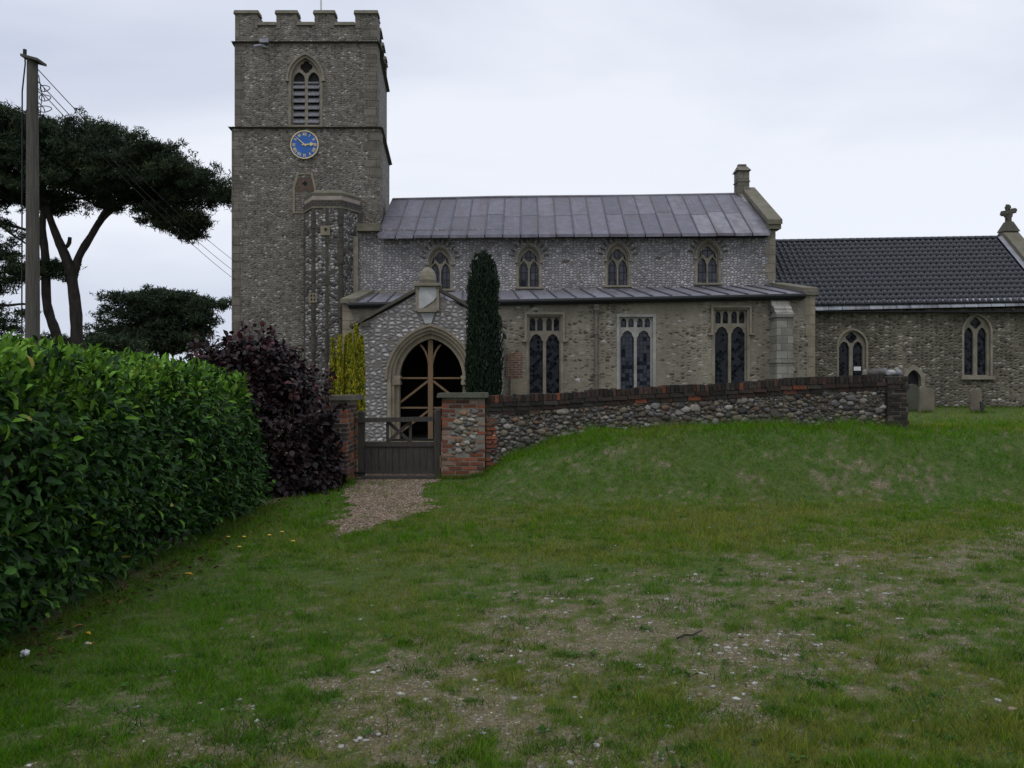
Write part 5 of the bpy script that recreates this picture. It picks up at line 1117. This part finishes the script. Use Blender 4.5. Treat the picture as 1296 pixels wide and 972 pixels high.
# purple shrub
def bush(name, label, cat, c, rx, ry, h_, n, ln, wd, pal, mat, bright=None):
    r_ = empty(name, (c[0], c[1], c[2]), label, cat); u = unit(RNG.normal(size=(n, 3))); u[:, 2] = np.abs(u[:, 2])*1.0-.15*(RNG.random(n) < .3)
    lump = .78+.4*fbm(np.arctan2(u[:, 1], u[:, 0])*2.2+7, u[:, 2]*3.5, 9, 3); rr = lump*(RNG.uniform(.45, 1, n)**.5); 
    # straight sided below, domed above
    hor = np.hypot(u[:, 0], u[:, 1]); k = np.where(u[:, 2] < .55, 1/np.maximum(hor, .5), 1.0)
    Pp = np.stack([c[0]+u[:, 0]*k*rx*rr, c[1]+u[:, 1]*k*ry*rr, c[2]+.06+np.clip(u[:, 2], 0, 1)*h_*(.45+.55*rr)], 1)
    q = MB()
    for i in range(9):
        a = random.uniform(0, 6.28); e = (c[0]+math.cos(a)*rx*.7, c[1]+math.sin(a)*ry*.7, c[2]+h_*random.uniform(.6, .85)); q.tube([(c[0]+math.cos(a)*.1, c[1]+math.sin(a)*.1, c[2]-.05), (c[0]+math.cos(a)*rx*.3, c[1]+math.sin(a)*ry*.3, c[2]+h_*.4), e], [.03, .022, .008], 6)
    D = u*np.array((1, 1, .35))+RNG.normal(0, .5, (n, 3))+np.array((0, 0, -.25)); U_ = u+RNG.normal(0, .5, (n, 3))+np.array((0, 0, .6)); Cc = pal[RNG.integers(0, len(pal), n)]*RNG.uniform(.6, 1.35, (n, 1))
    if bright is not None: m_ = (RNG.random(n) < .10) & (Pp[:, 2] > c[2]+h_*.55); Cc[m_] = bright*RNG.uniform(.6, 1.2, (m_.sum(), 1))
    ex = []
    for i in range(34 if bright is not None else 10):
        a = random.uniform(0, 6.28); rr_ = random.uniform(.2, 1.0); b0 = np.array((c[0]+math.cos(a)*rx*rr_, c[1]+math.sin(a)*ry*rr_, c[2]+h_*(.98-.42*rr_**2.2))); up_ = np.array((math.cos(a)*.35*rr_-.1, math.sin(a)*.3*rr_, 1.0))*random.uniform(.18, .42); q.tube([b0-up_*.8, b0, b0+up_*.9], [.007, .006, .003], 5); ex.append(b0+up_*RNG.uniform(-.3, 1, (14, 1))+RNG.normal(0, .03, (14, 3)))
    ex = np.concatenate(ex); Pp = np.concatenate([Pp, ex]); D = np.concatenate([D, RNG.normal(0, .7, (len(ex), 3))+np.array((0, 0, .2))]); U_ = np.concatenate([U_, RNG.normal(0, .5, (len(ex), 3))+np.array((0, -.3, 1))]); ce = pal[RNG.integers(0, len(pal), len(ex))]*RNG.uniform(.8, 1.6, (len(ex), 1))
    if bright is not None: mm = RNG.random(len(ex)) < .45; ce[mm] = bright*RNG.uniform(.7, 1.5, (mm.sum(), 1))
    Cc = np.concatenate([Cc, ce]); n = len(Pp)
    V_, T_, C_ = leaves(Pp, D, U_, RNG.uniform(.65, 1.2, n)*ln, RNG.uniform(.7, 1.2, n)*wd, Cc); q.build('stem', M['twig'], r_); mass('foliage', V_, T_, C_, mat, r_); return r_
PUR = np.array([(.018, .010, .012), (.026, .013, .014), (.014, .010, .011), (.030, .018, .019)])
bush('purple_hazel', 'dark purple leaved shrub between hedge and left gate pier', 'shrub', (-3.8, 12.2, .0), 1.3, 1.0, 2.22, 12500, .105, .078, PUR, M['purple'], np.array((.045, .011, .013)))
bush('dark_shrub', 'small dense green shrub behind the end of the hedge', 'shrub', (-4.6, 12.9, .0), .9, .8, 2.05, 4000, .10, .05, GRN*1.2, M['leaf'])

# laurel hedge
hd = empty('laurel_hedge', (-4.4, 6.5, 0), 'long clipped glossy green laurel hedge beside the grass', 'hedge')
def hedge_pt(s, t):
    """s along the hedge (m), t = 0 foot of the face .. .5 shoulder .. 1 far side of the top; gives point and outward normal"""
    bul = (fbm(s*.7, t*2.2, 51, 3)-.5)*.36+(fbm(s*3.1, t*8, 57, 2)-.5)*.22; face = -3.08-.12*np.sin(s*.9)+ss(9.5, 11.5, s)*-.22; H = np.interp(s, [1, 5, 8, 10.5, 11.6], [1.74, 1.76, 1.81, 1.79, 1.72])+.05*(vnoise(s*1.3, s*0, 63)-.5)
    a = np.clip(t*2, 0, 1); b_ = np.clip(t*2-1, 0, 1)
    x = np.where(t < .5, face-.10*ss(.6, 1, a)*1.6+.05*np.sin(a*3.1), face-.16-2.3*b_); z = np.where(t < .5, .12+a*(H-.24), H-.12+.12*np.sin(np.clip(b_*4, 0, 1)*1.57))
    nx_ = np.where(t < .42, 1.0, np.where(t < .56, .6, .08)); nz_ = np.where(t < .42, .12, np.where(t < .56, .8, 1.0)); n_ = unit(np.stack([nx_, np.zeros_like(s), nz_], -1))
    return np.stack([x, s, z], -1)+n_*bul[..., None], n_
n = 54000; s = RNG.uniform(1.2, 11.0, n); s = np.where(RNG.random(n) < .35, 3.5+7.5*RNG.random(n)**1.2, s); t = np.where(RNG.random(n) < .68, RNG.uniform(0, .52, n), RNG.uniform(.5, 1, n))
pk = ss(.42, .62, fbm(s*2.6, t*9, 58, 3)); kp = (RNG.random(n) < .35+.65*pk) | (t > .5); s, t = s[kp], t[kp]; n = len(s)
Pp, Nn = hedge_pt(s, t); dep = RNG.uniform(0, 1, n)**1.6*.42-.06; Pp = Pp-Nn*dep[:, None]+RNG.normal(0, .02, (n, 3))
D = Nn*.55+RNG.normal(0, .62, (n, 3))+np.array((0, 0, -.30))*(t < .45)[:, None]+np.array((.1, 0, .55))*(t >= .45)[:, None]; U_ = Nn+RNG.normal(0, .45, (n, 3))+np.array((0, 0, .55))
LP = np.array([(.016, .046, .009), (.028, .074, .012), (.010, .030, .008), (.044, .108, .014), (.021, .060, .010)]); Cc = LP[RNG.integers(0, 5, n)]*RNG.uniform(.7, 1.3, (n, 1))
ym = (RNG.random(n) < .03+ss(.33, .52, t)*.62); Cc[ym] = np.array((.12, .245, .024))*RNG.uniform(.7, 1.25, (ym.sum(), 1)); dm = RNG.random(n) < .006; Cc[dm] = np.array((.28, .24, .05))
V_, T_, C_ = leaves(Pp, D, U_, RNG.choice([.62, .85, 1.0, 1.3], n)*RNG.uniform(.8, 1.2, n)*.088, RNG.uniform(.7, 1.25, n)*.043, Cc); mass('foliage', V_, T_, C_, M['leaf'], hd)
ss_, tt_ = np.meshgrid(np.linspace(1.1, 11.0, 90), np.linspace(0, 1, 40)); Pc, Nc = hedge_pt(ss_, tt_); Pc = Pc-Nc*.36; Pc[..., 2] = np.maximum(Pc[..., 2], .02); Pc = Pc+RNG.normal(0, .02, Pc.shape)
I = (np.arange(39)[:, None]*90+np.arange(89)[None]).ravel(); TT = np.concatenate([np.stack([I, I+1, I+91], 1), np.stack([I, I+91, I+90], 1)]); mass('dark_core', Pc.reshape(-1, 3), TT, np.ones((3600, 3)), M['twig'], hd)  # dark sheet behind the leaves, twigs and inner shade put into one colour
q = MB()
for i in range(46): y_ = random.uniform(1.5, 11.3); x_ = random.uniform(-3.9, -3.35); q.tube([(x_, y_, -.05), (x_+random.uniform(-.1, .15), y_+random.uniform(-.15, .15), .35), (x_+random.uniform(-.2, .25), y_+random.uniform(-.3, .3), 1.1)], [.022, .018, .008], 5)
q.build('stem', M['twig'], hd)

# ------------------------------------------------------------------ grass, pebbles, gravel
def sample_ground(n, y0, y1, pw):
    pw = min(pw, .999) if pw <= 1 else pw
    u = RNG.random(n); y = (y0**(1-pw)+u*(y1**(1-pw)-y0**(1-pw)))**(1/(1-pw)); hw = .63*y+.4; x = -hw+RNG.random(n)*(2*hw+2.2); return x, y
def keep_ground(x, y):
    k = (x > np.where(y < 11.6, -3.35, -2.95))
    k &= ~((y > YW-.1) & (y < YW+.55) & (x < P(1152, 0, YW)[0])) & ~((y > 13) & (y < 14) & (x < -.4)) & ~((y > YP-.1) & (x < 10)) & ~(y > YC-.1)
    k &= ~((y > 14) & (x < 5.5))
    return k
gl = []
for n, y0, y1, pw, ln, wd in ((520000, 2.8, 10.0, 1.25, .034, .0034), (320000, 7.0, 14.2, 1.0, .045, .0060), (70000, 13.5, 30.4, 1.0, .06, .012)):
    x, y = sample_ground(n, y0, y1, pw); bb = bare(x, y); clump = fbm(x*2.6, y*2.6, 61, 3); fine = fbm(x*9, y*9, 67, 2); pmk = path_mask(x, y)
    pr = np.clip(1.05-bb*.85, .2, 1)*np.clip(.35+1.3*fine, .1, 1); pr *= (1-ss(7.2, 10, y)) if y1 == 10.0 else (ss(7, 9.6, y) if y1 == 14.2 else 1); pr[pmk] *= np.where(fbm(x*3.5, y*3.5, 47, 3) > .56, .4, .03)[pmk]
    k = keep_ground(x, y) & (RNG.random(n) < pr); x, y, bb, clump, fine = x[k], y[k], bb[k], clump[k], fine[k]; m_ = len(x)
    bank = ss(11.9, 12.5, y)*(1-ss(13.7, 14.2, y))*ss(-.6, .3, x)*(1-.6*ss(5, 7, x))*ss(.22, .5, fbm(x*1.7, y*1.7, 71, 2))
    hgt = ln*(.40+.9*clump+.7*(fine > .58)*(1-bb))*(1+1.7*bank)*RNG.uniform(.5, 1.3, m_)
    lush = np.clip(ss(.38, .62, fbm(x*.9, y*.9, 81, 3)*.55+fine*.45)+.5*ss(-.6, -2.2, x)+.7*bank-.18*ss(-1.5, 1.5, x)*(1-ss(10.5, 11.5, y))-.5*bb, 0, 1)[:, None]
    col = (1-lush)*np.array((.180, .192, .028))+lush*np.array((.072, .175, .005)); col = col*RNG.uniform(.6, 1.4, (m_, 1)); dry = RNG.random(m_) < .09+.10*bb; col[dry] = np.array((.20, .165, .085))*RNG.uniform(.6, 1.2, (dry.sum(), 1))
    D = RNG.normal(0, .55, (m_, 3)); D[:, 2] = RNG.uniform(.5, 1.2, m_)
    V_, T_, C_ = blades(np.stack([x, y, terrain(x, y)-.004], 1), D, hgt*1.25, wd*RNG.uniform(.7, 1.5, m_), col); gl.append((V_, T_, C_))
# taller fringe where the mower does not reach
fx, fy = [], []
for x0, x1, yy, k in ((rx0-.05, 6.6, YW-.10, 5200), (rx0-.1, rx1+.1, YW-.13, 500), (lx0, lx1+.1, 12.98, 300), (9.6, 19.5, YC-.12, 2600)): fx.append(RNG.uniform(x0, x1, k)); fy.append(yy-np.abs(RNG.normal(0, .07, k)))
for px, Yh in ((1156, 26.5), (1173, 25.6), (1236.5, 25.2), (1245, 25.0)): fx.append(P(px, 0, Yh)[0]+RNG.normal(0, .16, 160)); fy.append(Yh-.03-np.abs(RNG.normal(0, .06, 160)))
y = RNG.uniform(3, 11, 2600); fx.append(-2.98+RNG.normal(0, .10, 2600)); fy.append(y)
x, y = np.concatenate(fx), np.concatenate(fy); k = RNG.random(len(x)) < .15+.85*fbm(x*2.2, y*2.2, 83, 2); x, y = x[k], y[k]; m_ = len(x); D = RNG.normal(0, .4, (m_, 3)); D[:, 2] = 1
gl.append(blades(np.stack([x, y, terrain(x, y)-.005], 1), D, RNG.uniform(.05, .17, m_)*(.5+fbm(x*1.3, y, 85, 2)), np.where(y < 12, .004, np.where(y < 20, .008, .016)), np.array([(.05, .13, .008), (.07, .145, .012), (.11, .14, .03)])[RNG.integers(0, 3, m_)]*RNG.uniform(.6, 1.3, (m_, 1))))
# coarser tussocks
tn = 750; tx_, ty_ = sample_ground(tn, 3.1, 11, 1.1); k = keep_ground(tx_, ty_) & (tx_ > -2.4) & ~path_mask(tx_, ty_); tx_, ty_ = tx_[k], ty_[k]; kk = 70; ts = RNG.uniform(.02, .085, len(tx_))
x = np.repeat(tx_, kk)+RNG.normal(0, 1, len(tx_)*kk)*np.repeat(ts, kk)*1.25; y = np.repeat(ty_, kk)+RNG.normal(0, 1, len(tx_)*kk)*np.repeat(ts, kk)*.9; m_ = len(x)
D = RNG.normal(0, .6, (m_, 3)); D[:, 2] = RNG.uniform(.5, 1.1, m_); cc = np.repeat(np.array([(.040, .125, .010), (.055, .14, .014), (.075, .13, .02), (.035, .10, .012)])[RNG.integers(0, 4, len(tx_))], kk, 0)*RNG.uniform(.6, 1.3, (m_, 1))
gl.append(blades(np.stack([x, y, terrain(x, y)], 1), D, (.02+np.repeat(ts, kk)*.55)*RNG.uniform(.6, 1.3, m_), RNG.uniform(.003, .006, m_), cc))
# flat rosettes of broad leaved weeds
wn_ = 190; x, y = sample_ground(wn_, 3.1, 10.5, 1.2); k = keep_ground(x, y) & (x > -2.7) & ~path_mask(x, y); x, y = x[k], y[k]; kk = 7; sz = RNG.uniform(.02, .05, len(x)); a = RNG.uniform(0, 6.28, len(x)*kk); X_ = np.repeat(x, kk)+np.cos(a)*.006; Y_ = np.repeat(y, kk)+np.sin(a)*.006; m_ = len(X_)
gl.append(leaves(np.stack([X_, Y_, terrain(X_, Y_)+.012], 1), np.stack([np.cos(a), np.sin(a), RNG.uniform(.1, .6, m_)], 1), np.tile((0, 0, 1.0), (m_, 1))+RNG.normal(0, .1, (m_, 3)), np.repeat(sz, kk)*RNG.uniform(.7, 1.2, m_), np.repeat(sz, kk)*.5, np.repeat(np.array([(.045, .105, .02), (.06, .12, .03), (.035, .085, .015)])[RNG.integers(0, 3, len(x))], kk, 0)*RNG.uniform(.7, 1.25, (m_, 1))))
# seed stalks and longer wisps
n = 260; x, y = sample_ground(n, 3.2, 8, 1.0); k = keep_ground(x, y) & (x > -.3); x, y = x[k], y[k]; m_ = len(x); D = RNG.normal(0, .35, (m_, 3)); D[:, 2] = 1
gl.append(blades(np.stack([x, y, terrain(x, y)], 1), D, RNG.uniform(.07, .17, m_), np.full(m_, .0032), np.array((.24, .20, .11))*RNG.uniform(.6, 1.1, (m_, 1))))
V_, T_, C_ = cat3(gl); tag(mass('grass', V_, T_, C_, M['grassm']), 'short rough grass, lush on the bank and worn thin in the middle', 'grass', None, 'stuff')
# broad leaved weeds pressed flat in the sward belong to the grass cover
pl_ = []
n = 36000; x, y = sample_ground(n, 3.0, 10.5, 1.3); bb = bare(x, y); k = keep_ground(x, y) & (RNG.random(n) < .02+.98*bb**1.3*ss(.35, .7, fbm(x*2.3, y*2.3, 91, 3))) & (x > -3.0); x, y = x[k], y[k]; m_ = len(x)
r_ = .003+.017*RNG.random(m_)**6; PEB = np.array([(.40, .38, .35), (.30, .26, .20), (.20, .165, .125), (.14, .115, .09), (.50, .49, .47), (.24, .18, .125), (.12, .10, .08), (.20, .18, .16)]); col = PEB[RNG.integers(0, 8, m_)]*RNG.uniform(.6, 1.1, (m_, 1))
big_ = r_ > .011; wh = RNG.random(m_) < .5; col[big_ & wh] = np.array((.36, .35, .325))*RNG.uniform(.7, 1.1, ((big_ & wh).sum(), 1))
V_, T_, C_ = stones(np.stack([x, y, terrain(x, y)+r_*.1], 1), np.stack([r_*RNG.uniform(.9, 1.7, m_), r_*RNG.uniform(.7, 1.2, m_), r_*RNG.uniform(.3, .6, m_)], 1), col, lump=.38)
tag(mass('flint_pebbles', V_, T_, C_, M['pebble']), 'scattered pale flint pebbles in the worn bare patches of grass', 'pebbles', None, 'stuff')
n = 30000; x = RNG.uniform(-3.4, -.6, n); y = RNG.uniform(8.8, 14.6, n); k = path_mask(x, y); x, y = x[k], y[k]; m_ = len(x); r_ = .005+.009*RNG.random(m_)**2
col = np.array([(.27, .205, .145), (.21, .145, .09), (.16, .105, .065), (.34, .29, .23), (.12, .085, .06)])[RNG.integers(0, 5, m_)]*RNG.uniform(.6, 1.15, (m_, 1))
V_, T_, C_ = stones(np.stack([x, y, terrain(x, y)+.008+r_*.2], 1), np.stack([r_*1.3, r_, r_*.6], 1), col); tag(mass('loose_gravel', V_, T_, C_, M['pebble']), 'loose tan gravel stones strewn over the path at the gate', 'gravel', None, 'stuff')

n = 420; y = RNG.uniform(3.4, 12.2, n); x = -2.95+np.abs(RNG.normal(0, .16, n))*np.where(RNG.random(n) < .2, 2.2, 1)-.12+.02*y*0; a = RNG.uniform(0, 6.28, n)
V_, T_, C_ = leaves(np.stack([x, y, terrain(x, y)+.014], 1), np.stack([np.cos(a), np.sin(a), RNG.normal(0, .2, n)], 1), np.tile((0, 0, 1.0), (n, 1))+RNG.normal(0, .35, (n, 3)), RNG.uniform(.03, .085, n), RNG.uniform(.015, .035, n), np.array([(.10, .06, .03), (.07, .045, .025), (.16, .11, .04), (.05, .04, .025)])[RNG.integers(0, 4, n)]*RNG.uniform(.6, 1.2, (n, 1)), 1.6)
tag(mass('leaf_litter', V_, T_, C_, M['grassm']), 'brown dead leaf litter strewn along the foot of the hedge', 'leaf litter', None, 'stuff')
# ------------------------------------------------------------------ small things on the grass
def fallen_leaf(px, py, ln, rot, mat, label, grp=None):
    Y = 1.6*F/(py-486); x = (px-648)/F*Y; z = float(terrain(x, Y))+.022; mb = MB(); c, s_ = math.cos(rot), math.sin(rot)
    v = [(a*.5*ln*.55, (b_-.5)*ln, (k+.2*abs(a))*ln) for a, b_, k in LEAF_V]; mb.add([(x+a*c-b_*s_, Y+a*s_+b_*c, z+k*.6) for a, b_, k in v]+[(x+a*c-b_*s_, Y+a*s_+b_*c, z+k*.6-.003) for a, b_, k in v], [tuple(t) for t in LEAF_T]+[tuple(i+8 for i in t)[::-1] for t in LEAF_T])
    tag(mb.build('fallen_leaf', mat, loc=(x, Y, z)), label, 'leaf', grp)
FG = 'fallen leaves at the foot of the hedge'
fallen_leaf(110, 806, .07, 1.2, M['yellow_leaf'], 'curled yellow leaf with brown edge, largest at the foot of the hedge', FG)
fallen_leaf(116, 818, .05, .3, M['yellow_leaf'], 'bright yellow leaf lying out on the grass before the largest one', FG)
fallen_leaf(75, 811, .032, 2.0, M['yellow_leaf'], 'tiny yellow leaf between the brown leaf and the white scrap', FG)
fallen_leaf(100, 796, .07, 2.2, M['brown_leaf'], 'brown withered leaf against the dark foot of the hedge', FG)
fallen_leaf(237, 731, .10, 1.6, M['yellow_leaf'], 'long thin yellow leaf alone halfway along the hedge', FG)
for k, (px, py) in enumerate(((309, 686), (303, 699), (341, 684), (357, 680), (371, 692), (289, 686))):
    Y = 1.6*F/(py-486); x = (px-648)/F*Y; z = float(terrain(x, Y)); mb = MB(); mb.tube([(x, Y, z), (x, Y, z+.05)], .003, 5); mb.mi = 1; mb.tube([(x, Y, z+.05), (x, Y, z+.056), (x, Y, z+.062)], [.006, .021, .016], 9); tag(mb.build('yellow_flower', [M['twig'], M['yellow_leaf']], loc=(x, Y, z)), 'small yellow flower in the grass near the end of the hedge', 'flower', 'yellow flowers in the grass')
Y = 1.6*F/(832-486); x = (30-648)/F*Y; Pc = np.array([(x+random.uniform(-.02, .02), Y+random.uniform(-.02, .02), float(terrain(x, Y))+.02+random.uniform(0, .03)) for _ in range(7)]); V_, T_, C_ = stones(Pc, RNG.uniform(.008, .022, (7, 3)), np.full((7, 3), .6), 1, lump=.4)
tag(mass('paper_scrap', V_, T_, C_, M['white'], loc=(x, Y, 0)), 'crumpled white paper scrap in the grass by the hedge', 'litter')
a_, b_ = [((px-648)/F*1.6*F/(py-486), 1.6*F/(py-486)) for px, py in ((857, 812), (889, 803))]; mb = MB(); pts = [(a_[0]+(b_[0]-a_[0])*t, a_[1]+(b_[1]-a_[1])*t, float(terrain(a_[0]+(b_[0]-a_[0])*t, a_[1]+(b_[1]-a_[1])*t))+.022+.008*math.sin(7*t)) for t in (0, .3, .6, 1)]; mb.tube(pts, [.008, .007, .006, .004], 6); tag(mb.build('dead_twig', M['bark']), 'thin dark dead twig lying on the worn grass', 'twig')
print('objects', len(bpy.data.objects))
